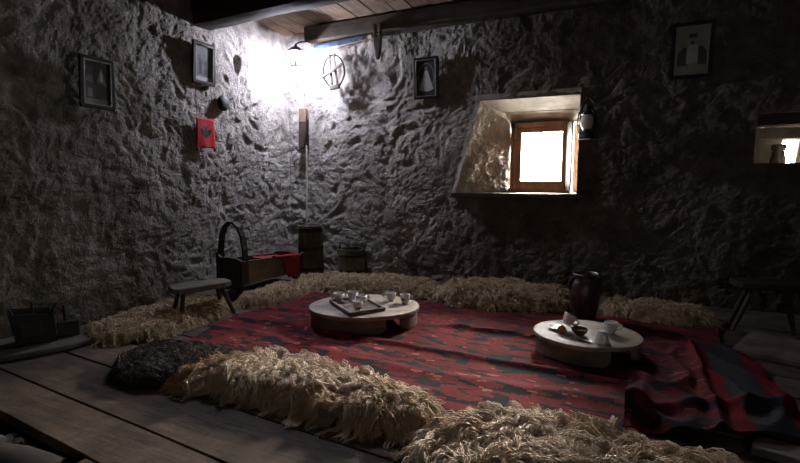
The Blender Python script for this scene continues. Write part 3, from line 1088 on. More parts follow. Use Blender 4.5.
# tray
tr = thing('serving_tray', 'dark carved rectangular tray under the coffee cups on the low table', 'tray', (-1.665, 2.90, Z1), (0, 0, R(-37)))
mb = MB()
mb.box((0, 0, 0.006), (0.40, 0.27, 0.010))
mb.build('base', M['tray'], tr, bevel=0.003)
mb = MB()
for sx_ in (-1, 1):
    mb.box((sx_ * 0.196, 0, 0.016), (0.018, 0.286, 0.024))
for sy_ in (-1, 1):
    mb.box((0, sy_ * 0.134, 0.016), (0.376, 0.018, 0.024))
rim = mb.build('rim', M['tray'], tr, bevel=0.003)
mb = MB()
rr_ = random.Random(9)
for i in range(15):                       # carved and inlaid studs along the border
    for sy_ in (-1, 1):
        mb.lathe([(0.0005, 0.004), (0.006, 0.002), (0.007, 0)], 8, c=(-0.17 + i * 0.0243, sy_ * 0.108, 0.011))
for i in range(9):
    for sx_ in (-1, 1):
        mb.lathe([(0.0005, 0.004), (0.006, 0.002), (0.007, 0)], 8, c=(sx_ * 0.17, -0.085 + i * 0.0213, 0.011))
mb.build('inlay', M['frame_edge'], tr, smooth=True, label='pale inlaid dots around the border')

# coffee cups
def make_cup(label, decal):
    t = thing('coffee_cup', label, 'cup', group='white coffee cups on the low tables')
    t.scale = (1.15, 1.15, 1.15)
    mb = MB()
    mb.lathe([(0.001, 0.0), (0.019, 0.0), (0.0205, 0.003), (0.0195, 0.006), (0.026, 0.016), (0.0325, 0.034), (0.0355, 0.052), (0.0365, 0.060),
              (0.0355, 0.0612), (0.0342, 0.060), (0.033, 0.050), (0.030, 0.034), (0.024, 0.018), (0.016, 0.010), (0.001, 0.009)], 32)
    mb.build('body', M['porcelain'], t, smooth=True)
    mb = MB()
    pts = [(0.0335 + 0.001, 0, 0.048), (0.046, 0, 0.051), (0.055, 0, 0.045), (0.0565, 0, 0.035), (0.051, 0, 0.026), (0.041, 0, 0.022), (0.0285, 0, 0.022)]
    mb.tube(pts, [0.0045, 0.004, 0.004, 0.004, 0.004, 0.004, 0.0048], 8, flat=1.3)
    mb.build('handle', M['porcelain'], t, smooth=True)
    mb = MB()
    mb.lathe([(0.001, 0.0155), (0.0215, 0.0155)], 20)
    mb.build('coffee_grounds', M['coffee'], t)
    if decal:
        mb = MB()
        n, mth = 10, 6
        a0, a1 = decal[1]
        V, F = [], []
        for j in range(mth + 1):
            z = decal[2][0] + (decal[2][1] - decal[2][0]) * j / mth
            r_ = float(np.interp(z, [0.006, 0.016, 0.034, 0.052, 0.060], [0.0195, 0.026, 0.0325, 0.0355, 0.0365])) + 0.0006
            wj = 1.0 if decal[3] == 'band' else math.sqrt(max(0.03, 1 - (2 * j / mth - 1) ** 2))
            for i in range(n + 1):
                a = R((a0 + a1) / 2) + R(a1 - a0) / 2 * wj * (2 * i / n - 1)
                V.append((r_ * math.cos(a), r_ * math.sin(a), z))
        for j in range(mth):
            for i in range(n):
                o = j * (n + 1) + i
                F.append((o, o + 1, o + n + 2, o + n + 1))
        mb.add(V, F)
        mb.build('printed_mark', decal[0], t, smooth=True, label=decal[4])
    return t

plain = make_cup('white coffee cup with its handle to the left, on the left corner of the tray', None)
plain.location, plain.rotation_euler = (-1.835, 2.93, Z1 + 0.012), (0, 0, R(195))
band = make_cup('white coffee cup with a dark band, standing at the rear corner of the tray', (M['decal_dark'], (180, 330), (0.012, 0.026), 'band', 'dark band low on the cup'))
band.location, band.rotation_euler = (-1.765, 3.015, Z1 + 0.012), (0, 0, R(170))
dup(band, (-1.65, 2.95, Z1 + 0.012), (0, 0, R(60)), 'white coffee cup with a dark band, in the middle of the tray')
dup(band, (-1.59, 2.79, Z1 + 0.012), (0, 0, R(95)), 'white coffee cup with a dark band, nearest the camera on the tray')
dup(band, (-1.50, 3.16, Z1), (0, 0, R(190)), 'white coffee cup with a dark band, on bare wood beside the tray')
heart = make_cup('white coffee cup with a red mark, by the right rim of the tray table', (M['decal_red'], (-150, -95), (0.018, 0.042), 'blob', 'red printed mark'))
heart.location, heart.rotation_euler = (-1.375, 3.155, Z1), (0, 0, R(30))

SC = (-0.235, 3.02)
sa = thing('saucer', 'white saucer under the tipped cup on the low table by the jar', 'saucer', (SC[0], SC[1], Z2))
mb = MB()
mb.lathe([(0.001, 0.0), (0.028, 0.0), (0.031, 0.004), (0.055, 0.012), (0.058, 0.015), (0.055, 0.0155), (0.030, 0.0075), (0.001, 0.006)], 40)
mb.build('dish', M['porcelain'], sa, smooth=True)
dup(plain, (SC[0] + 0.055, SC[1] + 0.0, Z2 + 0.034), (R(-16), R(28), R(10)), 'white coffee cup tipped over on its saucer, behind the orange fruit')
dup(plain, (0.085, 3.07, Z2), (0, 0, R(12)), 'upright white coffee cup on the table in front of the jar')
dup(plain, (0.035, 2.86, Z2 + 0.0704), (R(180), 0, R(-75)), 'white coffee cup turned upside down at the front of the table')

bw = thing('clay_bowl', 'small round brown bowl beside the orange fruit on the low table', 'bowl', (-0.095, 2.945, Z2))
mb = MB()
mb.lathe([(0.001, 0), (0.022, 0), (0.024, 0.004), (0.040, 0.018), (0.048, 0.036), (0.050, 0.042), (0.047, 0.042), (0.038, 0.021), (0.02, 0.009), (0.001, 0.008)], 32)
mb.build('body', M['bowl'], bw, smooth=True)
mb = MB()
mb.lathe([(0.001, 0.027), (0.041, 0.027)], 24)
mb.build('filling', M['coffee'], bw)

fr_ = thing('orange_fruit', 'small orange fruit lying in front of the white saucer', 'fruit', (-0.20, 2.945, Z2))
mb = MB()
prof = [(0.0005, 0.001)] + [(0.026 * math.sin(R(a)), 0.025 - 0.025 * math.cos(R(a))) for a in range(20, 180, 16)] + [(0.003, 0.0485), (0.0005, 0.047)]
mb.lathe(prof, 24)
mb.build('flesh', M['orange'], fr_, smooth=True)
mb = MB()
mb.tube([(0, 0, 0.046), (0.001, 0, 0.052)], [0.003, 0.002], 6)
mb.build('stem', M['dark_wood'], fr_)

def spoon(label, loc, rz, mat, cat='spoon'):
    t = thing('small_spoon', label, cat, loc, (0, 0, rz))
    mb = MB()
    mb.tube([(-0.062, 0, 0.006), (-0.02, 0, 0.005), (0.02, 0, 0.006), (0.032, 0, 0.005)], [0.004, 0.003, 0.0025, 0.003], 8, flat=0.6)
    mb.build('handle', mat, t, smooth=True)
    mb = MB()
    mb.lathe([(0.0005, 0.001), (0.010, 0.002), (0.0145, 0.006), (0.0155, 0.009), (0.0135, 0.0085), (0.008, 0.0045), (0.0005, 0.0035)], 20, c=(0.048, 0, 0), sx=1.35)
    mb.build('spoon_bowl', mat, t, smooth=True)
    return t
spoon('dark wooden spoon lying in front of the brown bowl', (-0.125, 2.865, Z2), R(-28), M['dark_wood'])
spoon('dull steel teaspoon lying between the orange fruit and the front cup', (-0.085, 2.845, Z2), R(-20), M['steel'])

# ------------------------------------------------------------------ dark jar
jr = thing('clay_jar', 'tall dark brown glazed jar standing behind the right low table', 'jar', (-0.095, 3.74, 0.02))
mb = MB()
prof = [(0.001, 0), (0.072, 0), (0.078, 0.006), (0.092, 0.06), (0.108, 0.14), (0.117, 0.21), (0.119, 0.255), (0.112, 0.295), (0.099, 0.322), (0.092, 0.335), (0.091, 0.350),
        (0.097, 0.366), (0.0985, 0.374), (0.094, 0.377), (0.087, 0.370), (0.083, 0.35), (0.086, 0.33), (0.10, 0.29), (0.106, 0.24), (0.08, 0.06), (0.001, 0.02)]
mb.lathe(prof, 48)
mb.build('body', M['glaze'], jr, smooth=True)
for a0, a1 in ((R(205), R(262)), (R(20), R(75)), (R(118), R(140))):  # paler arcs at three places on the rim
    mb = MB()
    mb.lathe([(0.0975, 0.371), (0.0995, 0.3745), (0.0945, 0.3785), (0.089, 0.374)], 14, a0, a1)
    mb.build('rim_patch', M['glaze_rim'], jr, smooth=True, label='pale patch on the rim')
for sgn, a in ((1, R(204)), (-1, R(24))):
    mb = MB()
    ca_, sa_ = math.cos(a), math.sin(a)
    mb.tube([(ca_ * r_, sa_ * r_, z) for r_, z in ((0.092, 0.338), (0.106, 0.338), (0.118, 0.322), (0.124, 0.295), (0.122, 0.272), (0.114, 0.255))], 0.010, 8, flat=1.5)
    mb.build('handle', M['glaze'], jr, smooth=True)

# ------------------------------------------------------------------ churn, its stick, the bucket
def stave_wall(mb, n, r0, r1, h, th, bulge=0.0):
    for i in range(n):
        a0, a1 = 2 * math.pi * i / n + 0.01, 2 * math.pi * (i + 1) / n - 0.01
        prof = []
        for k in range(5):
            f = k / 4
            r_ = r0 + (r1 - r0) * f + bulge * math.sin(math.pi * f)
            prof.append((r_, h * f))
        ins = [(r_ - th, z) for r_, z in reversed(prof)]
        mb.lathe(prof + ins + [prof[0]], 3, a0, a1)

ch = thing('butter_churn', 'tall dark wooden stave churn standing in the corner of the room', 'churn', (-3.14, 4.40, 0.03))
mb = MB()
stave_wall(mb, 16, 0.150, 0.140, 0.565, 0.018)
mb.build('staves', M['barrel_wood'], ch, smooth=True)
mb = MB()
mb.lathe([(0.001, 0.012), (0.135, 0.012), (0.135, 0.03), (0.001, 0.03)], 32)
mb.build('bottom', M['barrel_wood'], ch)
for z in (0.06, 0.30, 0.515):
    mb = MB()
    r_ = 0.150 - 0.010 * z / 0.565
    mb.lathe([(r_ - 0.001, z - 0.022), (r_ + 0.005, z - 0.022), (r_ + 0.004, z + 0.022), (r_ - 0.001, z + 0.022), (r_ - 0.001, z - 0.022)], 40)
    mb.build('hoop', M['dark_wood'], ch, smooth=True)
mb = MB()
mb.lathe([(0.018, 0.54), (0.124, 0.54), (0.124, 0.556), (0.018, 0.556), (0.018, 0.54)], 32)
mb.build('lid', M['dark_wood'], ch)

ds = thing('churn_stick', 'long pale churn stick standing upright in the dark churn', 'churn stick', (-3.22, 4.41, 0.05))
mb = MB()
mb.tube([(0, 0, 0.02), (-0.02, 0.05, 0.5), (-0.055, 0.12, 0.95), (-0.10, 0.20, 1.50)], [0.010, 0.0095, 0.009, 0.009], 10)
mb.build('shaft', M['lintel'], ds, smooth=True)
mb = MB()
mb.lathe([(0.011, 0.0), (0.09, 0.0), (0.09, 0.018), (0.011, 0.018), (0.011, 0.0)], 24)
mb.build('plunger', M['dark_wood'], ds)

bk = thing('wooden_bucket', 'squat wooden bucket with two ears, beside the churn', 'bucket', (-2.585, 4.42, 0.065))
mb = MB()
stave_wall(mb, 16, 0.180, 0.146, 0.285, 0.018)
mb.build('staves', M['barrel_wood'], bk, smooth=True)
mb = MB()
mb.lathe([(0.001, 0.012), (0.155, 0.012), (0.155, 0.03), (0.001, 0.03)], 32)
mb.build('bottom', M['barrel_wood'], bk)
for z in (0.05, 0.215):
    mb = MB()
    r_ = 0.180 - 0.034 * z / 0.285
    mb.lathe([(r_ - 0.002, z - 0.014), (r_ + 0.006, z - 0.014), (r_ + 0.003, z + 0.014), (r_ - 0.002, z + 0.014), (r_ - 0.002, z - 0.014)], 40)
    mb.build('hoop', M['dark_wood'], bk, smooth=True)
for sgn in (-1, 1):
    mb = MB()
    u = Vector((math.cos(R(24)), math.sin(R(24)), 0)) * sgn
    p = u * 0.138
    rot = Matrix.Rotation(R(24), 3, 'Z')
    mb.box(p + Vector((0, 0, 0.285)), (0.02, 0.05, 0.085), rot)
    mb.build('ear', M['dark_wood'], bk, bevel=0.005)

# ------------------------------------------------------------------ cradle and its red cloth
cr = thing('wooden_cradle', 'old wooden cradle with an arched hoop, by the left wall', 'cradle', (-3.26, 3.66, 0.02))
yn, yf = -0.42, 0.42
mb = MB()
mb.prism([(-0.17, 0), (-0.105, 0), (-0.07, 0.045), (0.07, 0.045), (0.105, 0), (0.17, 0), (0.165, 0.33), (0.10, 0.355), (0, 0.362), (-0.10, 0.355), (-0.165, 0.40)], -0.014, 0.014,
         Matrix.Translation((0, yn, 0)) @ Matrix.Rotation(R(90), 4, 'X'))
mb.build('end_board', M['dark_wood_v'], cr, bevel=0.004)
mb = MB()
mb.prism([(-0.16, 0), (-0.10, 0), (-0.06, 0.045), (0.06, 0.045), (0.10, 0), (0.16, 0), (0.155, 0.29), (0, 0.31), (-0.155, 0.29)], -0.014, 0.014,
         Matrix.Translation((0, yf, 0)) @ Matrix.Rotation(R(90), 4, 'X'))
mb.build('end_board', M['dark_wood_v'], cr, bevel=0.004)
for sgn in (-1, 1):
    mb = MB()
    Mt = Matrix.Translation((sgn * 0.152, 0, 0)) @ Matrix.Rotation(R(90), 4, 'Z') @ Matrix.Rotation(R(90), 4, 'X')
    mb.prism([(yn + 0.015, 0.105), (yf - 0.015, 0.075), (yf - 0.015, 0.268), (yn + 0.015, 0.325)], -0.010, 0.010, Mt)
    mb.build('side_board', M['cradle_wood'], cr, bevel=0.004)
    mb = MB()
    mb.bar((sgn * 0.152, yn + 0.01, 0.328), (sgn * 0.152, yf - 0.01, 0.271), 0.03, 0.014)
    mb.build('side_rail', M['mid_wood'], cr, bevel=0.004)
mb = MB()
mb.box((0, 0, 0.10), (0.28, 0.80, 0.02))
mb.build('bottom_board', M['dark_wood'], cr, bevel=0.003)
mb = MB()
arc = [(-0.155, 0.16), (-0.157, 0.30), (-0.152, 0.44), (-0.132, 0.56), (-0.09, 0.65), (-0.03, 0.695), (0.03, 0.695), (0.09, 0.65), (0.132, 0.56), (0.152, 0.44), (0.157, 0.30), (0.155, 0.10)]
for (a, b), (c, d_) in zip(arc, arc[1:]):
    mb.bar((a, yn + 0.045, b), (c, yn + 0.045, d_), 0.062, 0.022, up=(-(d_ - b), 0, c - a))
mb.build('hoop', M['dark_wood_v'], cr, bevel=0.003, smooth=True)
mb = MB()
mb.tube([(0.02, yf + 0.005, 0.255), (0.08, yf + 0.05, 0.25), (0.14, yf + 0.075, 0.262), (0.175, yf + 0.085, 0.29)], [0.009, 0.008, 0.007, 0.006], 8)
mb.build('peg', M['lintel'], cr, smooth=True, label='pale bent wooden peg')

def cloth(name, label, cat, V, F, mat, loc=(0, 0, 0), thick=0.006):
    mb = MB()
    mb.add(V, F)
    o = mb.build(name, mat, loc=loc, smooth=True)
    m = o.modifiers.new('thickness', 'SOLIDIFY')
    m.thickness = thick
    m.offset = 1
    m2 = o.modifiers.new('soft', 'SUBSURF')
    m2.levels = m2.render_levels = 1
    return tag(o, label, cat)

V, F = [], []
nu, nv = 26, 26
for j in range(nv + 1):
    for i in range(nu + 1):
        a, b = i / nu, j / nv           # a: along the cradle, b: across and over the near side
        y = 0.02 + 0.40 * a if b < 0.62 else 0.22 + 0.20 * a + 0.08 * (1 - (b - .62) / .38) * (a - 1) * 1.0
        s = b * 0.56
        railz = 0.345 - 0.068 * (y - yn) / (yf - yn)
        if s < 0.31:
            x = -0.13 + s
            z = railz - 0.012 + 0.018 * noise.noise(Vector((x * 14, y * 14, 2))) - 0.05 * (1 - ((x - 0.02) / 0.16) ** 2) * (1 - b)
            z = max(z, railz - 0.03)
        else:
            x = 0.184 + 0.012 * noise.noise(Vector((y * 22, 0, s * 3))) + 0.004
            z = railz - (s - 0.31) * 0.95
        if 0.27 < s < 0.35:
            z = railz + 0.010 - abs(s - 0.30) * 0.25
        V.append((x, y, z))
for j in range(nv):
    for i in range(nu):
        o = j * (nu + 1) + i
        F.append((o, o + 1, o + nu + 2, o + nu + 1))
cloth('red_blanket', 'crimson cloth draped over the far end of the cradle', 'blanket', V, F, M['crimson'], (-3.26, 3.66, 0.02))

# ------------------------------------------------------------------ stools
def plank_stool(name, label, loc, rz, lx, wy, h, th, legs, mat_top, mat_leg, shape):
    t = thing(name, label, 'stool', loc, (0, 0, rz))
    mb = MB()
    mb.prism([(x * lx / 2, y * wy / 2) for x, y in shape], h - th, h)
    mb.build('seat', mat_top, t, bevel=0.008)
    for (x, y), (fx, fy), r_ in legs:
        mb = MB()
        mb.tube([(fx, fy, 0), ((x + fx) / 2, (y + fy) / 2, (h - th) / 2), (x, y, h - th + 0.006)], [r_ * 0.85, r_, r_ * 1.05], 7)
        mb.build('leg', mat_leg, t, smooth=True)
    return t
shape = [(-1, -0.75), (-0.86, -1), (0.7, -0.92), (1, -0.55), (1, 0.5), (0.75, 0.9), (-0.8, 1), (-1, 0.6)]
plank_stool('plank_stool', 'low weathered plank stool with splayed legs, left of the cradle', (-2.985, 2.64, 0.008), R(66), 0.46, 0.24, 0.27, 0.045,
            [((-0.15, -0.06), (-0.19, -0.095), 0.017), ((-0.15, 0.06), (-0.20, 0.10), 0.016), ((0.15, -0.05), (0.225, -0.115), 0.018), ((0.15, 0.06), (0.20, 0.10), 0.017)],
            M['mid_wood'], M['dark_wood_v'], shape)
plank_stool('bench_stool', 'dark splay legged wooden stool against the wall below the small niche', (1.19, 4.06, 0.02), R(4), 0.56, 0.24, 0.36, 0.045,
            [((-0.16, -0.06), (-0.285, -0.10), 0.018), ((-0.15, 0.06), (-0.24, 0.11), 0.018), ((0.03, -0.07), (0.08, -0.09), 0.022), ((0.16, 0.05), (0.23, 0.10), 0.018), ((0.13, -0.06), (0.17, -0.11), 0.018)],
            M['dark_wood'], M['dark_wood_v'], shape)

# ------------------------------------------------------------------ hearth slab and the iron box on it
hs = MB()
pts = [(-0.42, -0.17), (-0.2, -0.20), (0.05, -0.19), (0.22, -0.13), (0.32, -0.02), (0.36, 0.12), (0.30, 0.24), (0.05, 0.26), (-0.42, 0.26)]
hs.prism([(x, y) for x, y in smooth_poly(pts, 2)], 0.0, 0.038)
h_ = hs.build('hearth_slab', M['hearth'], loc=(-3.36, 1.70, 0.004), bevel=0.012)
h_.rotation_euler = (0, 0, R(58))
tag(h_, 'round edged sooty slab at the foot of the left wall, under the iron stove', 'slab')

st = thing('iron_stove', 'small dark iron box stove with a curled handle, standing on the sooty slab', 'stove', (-3.42, 1.66, 0.045), (0, 0, R(66)))
mb = MB()
mb.add([(-0.10, -0.085, 0.02), (0.11, -0.085, 0.0), (0.11, 0.085, 0.0), (-0.10, 0.085, 0.02), (-0.13, -0.10, 0.22), (0.10, -0.10, 0.195), (0.10, 0.10, 0.195), (-0.13, 0.10, 0.22)],
       [(3, 2, 1, 0), (0, 1, 5, 4), (1, 2, 6, 5), (2, 3, 7, 6), (3, 0, 4, 7)])
b_ = mb.build('body', M['iron'], st)
sm = b_.modifiers.new('thickness', 'SOLIDIFY')
sm.thickness = 0.012
mb = MB()
mb.box((-0.02, -0.098, 0.10), (0.11, 0.01, 0.09))
mb.build('door', M['iron'], st, bevel=0.004)
for x_, y_ in ((-0.08, -0.06), (-0.08, 0.06), (0.09, -0.06), (0.09, 0.06)):
    mb = MB()
    mb.tube([(x_, y_, 0.012), (x_ * 1.1, y_ * 1.1, -0.002)], 0.012, 6)
    mb.build('foot', M['iron'], st)
for x_, y_, c_ in ((0.098, -0.09, 0.02), (-0.11, -0.09, -0.012), (0.0, 0.09, 0.0)):
    mb = MB()
    mb.tube([(x_, y_, 0.15), (x_, y_, 0.225), (x_ + c_ * 0.6, y_, 0.245), (x_ + c_, y_, 0.252)], 0.007, 6)
    mb.build('prong', M['iron'], st, smooth=True)

cb = thing('wooden_mill', 'small dark block with an upright stick, right of the iron stove on the slab', 'mill', (-3.36, 1.835, 0.045), (0, 0, R(62)))
mb = MB()
mb.prism([(-0.065, -0.045), (0.06, -0.045), (0.065, 0.045), (-0.06, 0.045)], 0, 0.105)
mb.build('block', M['dark_wood'], cb, bevel=0.006)
mb = MB()
mb.tube([(-0.015, 0, 0.10), (-0.018, 0, 0.21)], [0.011, 0.010], 8)
mb.build('stick', M['dark_wood'], cb, smooth=True)

# stones and a broken beam end in the gap of the floor at the lower left
def rock(label, loc, r, sq, seed):
    mb = MB()
    n, k = 16, 10
    V, F = [], []
    for j in range(k + 1):
        for i in range(n):
            th, ph = math.pi * j / k, 2 * math.pi * i / n
            p = Vector((math.sin(th) * math.cos(ph), math.sin(th) * math.sin(ph), math.cos(th)))
            q = 1 + 0.35 * noise.noise(p * 1.6 + Vector((seed, 0, 0))) + 0.1 * noise.noise(p * 5 + Vector((0, seed, 0)))
            V.append((p.x * r * q, p.y * r * q, p.z * r * q * sq))
    for j in range(k):
        for i in range(n):
            F.append((j * n + i, j * n + (i + 1) % n, (j + 1) * n + (i + 1) % n, (j + 1) * n + i))
    mb.add(V, F)
    o = mb.build('floor_stone', M['stone'], loc=loc, smooth=True)
    return tag(o, label, 'stone', 'stones in the gap of the floor')
rock('larger pale stone in the gap at the broken floorboard', (-2.385, 0.975, -0.09), 0.085, 0.9, 2)
rock('small pale stone beside the larger one in the gap of the floor', (-2.30, 1.01, -0.06), 0.04, 0.9, 5)
lg = MB()
lg.tube([(-0.42, -0.04, 0.0), (-0.2, -0.01, 0.012), (0.0, 0.0, 0.01), (0.13, 0.005, 0.0), (0.19, 0.01, -0.01)], [0.11, 0.112, 0.108, 0.10, 0.085], 14)
for i, p in enumerate(lg.v):
    q = noise.noise(Vector(p) * 9)
    lg.v[i] = (p[0] + (0.03 * noise.noise(Vector(p) * 25) if p[0] > 0.12 else 0), p[1] + 0.012 * q, p[2] + 0.012 * q)
l_ = lg.build('broken_log', M['beam'], loc=(-2.13, 0.91, -0.085), smooth=True)
l_.rotation_euler = (0, 0, R(14))
tag(l_, 'broken log end lying in the gap of the floor', 'log')

# loose slabs at the right edge
for lab, loc, d, rz, mt in (('broad pale board lying on the floor in front of the dark stool', (1.13, 3.58, 0.022), (0.50, 0.52, 0.036), R(-22), 'mid_wood'),
                            ('short pale board at the end of the rumpled crimson kilim', (0.80, 2.16, 0.022), (0.40, 0.13, 0.036), R(-14), 'mid_wood')):
    mb = MB()
    mb.prism([(-d[0] / 2, -d[1] / 2), (d[0] / 2, -d[1] / 2 * 0.95), (d[0] / 2, d[1] / 2), (-d[0] / 2 * 0.9, d[1] / 2 * 0.96)], -d[2] / 2, d[2] / 2)
    o = mb.build('loose_board', M['sofra_dark'], loc=loc, bevel=0.006)
    o.rotation_euler = (0, 0, rz)
    tag(o, lab, 'board', 'loose boards at the right')
mb = MB()
mb.tube([(-0.02, 0, 0.005), (0.02, 0.004, 0.005)], 0.004, 6)
tag(mb.build('wood_splinter', M['lintel'], loc=(-1.93, 1.52, 0.001)), 'tiny pale splinter on the bare planks in front of the cream fleece', 'splinter')

# ------------------------------------------------------------------ pictures on the walls
def picture(label, loc, rz, w, h, scene_, tilt=0.0, roll=0.0, inner=True):
    """local frame: x right, z up, y into the wall"""
    t = thing('framed_picture', label, 'picture', loc, (tilt, roll, rz))
    fw = 0.026
    mb = MB()
    mb.box((0, 0, h / 2 - fw / 2), (w, 0.026, fw))
    mb.box((0, 0, -h / 2 + fw / 2), (w, 0.026, fw))
    mb.box((-w / 2 + fw / 2, 0, 0), (fw, 0.026, h - 2 * fw))
    mb.box((w / 2 - fw / 2, 0, 0), (fw, 0.026, h - 2 * fw))
    f = mb.build('frame', M['frame'], t, bevel=0.005)
    if inner:
        mb = MB()
        iw, ih, e = w - 2 * fw, h - 2 * fw, 0.007
        mb.box((0, -0.008, ih / 2 - e / 2), (iw, 0.012, e))
        mb.box((0, -0.008, -ih / 2 + e / 2), (iw, 0.012, e))
        mb.box((-iw / 2 + e / 2, -0.008, 0), (e, 0.012, ih - 2 * e))
        mb.box((iw / 2 - e / 2, -0.008, 0), (e, 0.012, ih - 2 * e))
        mb.build('inner_edge', M['frame_edge'], t, bevel=0.002, label='pale inner edge of the frame')
    mb = MB()
    mb.box((0, 0.010, 0), (w - fw, 0.006, h - fw))
    mb.build('backing', M['dark_wood'], t)
    iw, ih = w - 2 * fw, h - 2 * fw
    mats, mb = [], MB()
    for k, (mt, polys) in enumerate(scene_):
        mats.append(M[mt])
        mb.cur = k
        for poly in polys:
            y = 0.0065 - 0.0006 * k
            mb.add([(x * iw / 2, y, z * ih / 2) for x, z in poly], [tuple(range(len(poly)))])
    mb.build('photo_print', mats, t)
    return t
FULL = [(-1, -1), (1, -1), (1, 1), (-1, 1)]
def oval(cx, cz, rx, rz_, n=18):
    return [(cx + rx * math.cos(2 * math.pi * i / n), cz + rz_ * math.sin(2 * math.pi * i / n)) for i in range(n)]
picture('dark framed photograph on the left wall, furthest from the lit lantern', (XL + 0.035, 2.315, 1.865), R(90), 0.26, 0.385,
        [('print_dark', [FULL]), ('print_mid', [[(-.9, -.95), (.9, -.95), (.9, -.72), (-.9, -.72)], [(0.0, 0.0), (0.75, -0.1), (0.55, 0.35), (0.35, 0.72), (0.15, 0.4)], [(-.8, .05), (-.2, .0), (-.3, .3), (-.7, .35)], [(-.7, -.65), (-.3, -.65), (-.35, -.25), (-.65, -.25)]]),
         ('print_light', [[(0.22, 0.1), (0.5, 0.08), (0.42, 0.45), (0.32, 0.6)]])], tilt=R(4))
picture('framed group photograph on the left wall above the red banner', (XL + 0.035, 3.365, 2.255), R(90), 0.265, 0.395,
        [('print_sky', [FULL]), ('print_light', [[(-.95, -.97), (.95, -.97), (.95, -.74), (-.95, -.74)]]),
         ('print_mid', [oval(-.4, .35, .2, .14), oval(.15, .42, .2, .14), oval(.55, .25, .18, .13), [(-.75, -.7), (.8, -.7), (.75, .15), (.35, .3), (-.1, .28), (-.6, .22)]]),
         ('print_dark', [[(-.5, -.6), (-.15, -.6), (-.2, .05), (-.45, .08)], [(.1, -.6), (.5, -.6), (.45, .1), (.15, .1)]])], tilt=R(4))
picture('framed picture of a figure in a wide pale robe, left of the window', (-1.79, YB - 0.035, 2.215), 0, 0.28, 0.43,
        [('print_dark', [FULL]), ('print_mid', [oval(0, 0.05, .85, .8, 24)]), ('print_dark', [oval(0, 0.08, .70, .66, 24)]),
         ('print_light', [[(-.72, -.62), (-.3, -.72), (.3, -.72), (.72, -.62), (.35, .05), (.14, .42), (-.14, .42), (-.35, .05)]]),
         ('skin', [oval(0, .53, .15, .11)]), ('print_dark', [[(-.2, .6), (.2, .6), (.14, .76), (-.14, .76)]])], tilt=R(4), roll=R(0))
picture('black framed portrait of a person in a white shirt, right of the window', (0.64, YB - 0.035, 2.225), 0, 0.305, 0.455,
        [('cream', [FULL]), ('print_dark', [[(-.85, -.62), (-.2, -.62), (-.2, .12), (-.5, .14), (-.8, -.1)], [(.35, -.6), (.9, -.6), (.85, -.05), (.6, .16), (.35, .14)]]),
         ('print_light', [[(-.28, -.55), (.38, -.55), (.36, .14), (.14, .24), (-.1, .24), (-.28, .12)]]), ('skin', [oval(.02, .42, .2, .17)]),
         ('print_dark', [[(-.24, .50), (.28, .50), (.24, .66), (-.2, .66)], oval(.02, .30, .12, .07)])], tilt=R(4), inner=False)

# red banner with a black double-headed eagle
bn = thing('red_banner', 'small red banner with a black two headed eagle, hanging below the group photograph', 'banner', (XL + 0.04, 3.345, 1.585), (0, 0, R(90)))
V, F = [], []
nu, nv, bw_, bh = 12, 16, 0.225, 0.285
def ban_y(x, z):
    return 0.006 * math.sin(x * 38 + z * 9) * (0.5 - z / bh)
for j in range(nv + 1):
    for i in range(nu + 1):
        x, z = (i / nu - .5) * bw_ * (1 - 0.03 * j / nv), (j / nv - .5) * bh
        V.append((x, ban_y(x, z), z))
for j in range(nv):
    for i in range(nu):
        o = j * (nu + 1) + i
        F.append((o, o + 1, o + nu + 2, o + nu + 1))
mb = MB()
mb.add(V, F)
b_ = mb.build('cloth', M['red'], bn, smooth=True)
sm = b_.modifiers.new('thickness', 'SOLIDIFY')
sm.thickness = 0.003
eagle = [(0, -.85), (.12, -.62), (.30, -.72), (.22, -.48), (.42, -.5), (.30, -.25), (.62, -.42), (.55, -.18), (.82, -.25), (.68, .02), (.92, .02), (.74, .22), (.90, .34), (.62, .42), (.48, .30), (.36, .12), (.26, .30), (.22, .52), (.36, .58), (.50, .52), (.44, .68), (.28, .78), (.12, .70), (.05, .48)]
eagle = eagle + [(-x, z) for x, z in reversed(eagle[1:])]
mb = MB()
s_ = 0.082
mb.add([(x * s_, ban_y(x * s_, z * s_) - 0.0035, z * s_ + 0.01) for x, z in eagle],
       [tuple(range(len(eagle)))])
mb.build('eagle_emblem', M['black'], bn)
for sgn in (-1, 1):
    mb = MB()
    mb.tube([(sgn * 0.10, 0, -bh / 2 + 0.004), (sgn * 0.104, -0.002, -bh / 2 - 0.012), (sgn * 0.104, -0.002, -bh / 2 - 0.03)], [0.005, 0.011, 0.013], 8)
    mb.build('tassel', M['crimson'], bn, smooth=True)
    mb = MB()
    mb.tube([(sgn * 0.10, 0, bh / 2 - 0.004), (sgn * 0.092, 0.005, bh / 2 + 0.33)], 0.0022, 5)
    mb.build('string', M['crimson'], bn)

dk = thing('wooden_disc', 'dark round wooden lid hung on the left wall beside the red banner', 'disc', (XL + 0.03, 3.60, 1.915), (0, 0, R(90)))
mb = MB()
V0 = MB()
V0.lathe([(0.001, 0.03), (0.035, 0.028), (0.062, 0.018), (0.072, 0.004), (0.07, -0.008), (0.001, -0.008)], 28)
mb.add([(x, -z, y * 1.12) for x, y, z in V0.v], V0.f)
mb.build('face', M['iron'], dk, smooth=True)
mb = MB()
mb.tube([(0, -0.0, 0.075), (0.0, 0.0, 0.10)], 0.004, 6)
mb.build('hanger', M['iron'], dk)

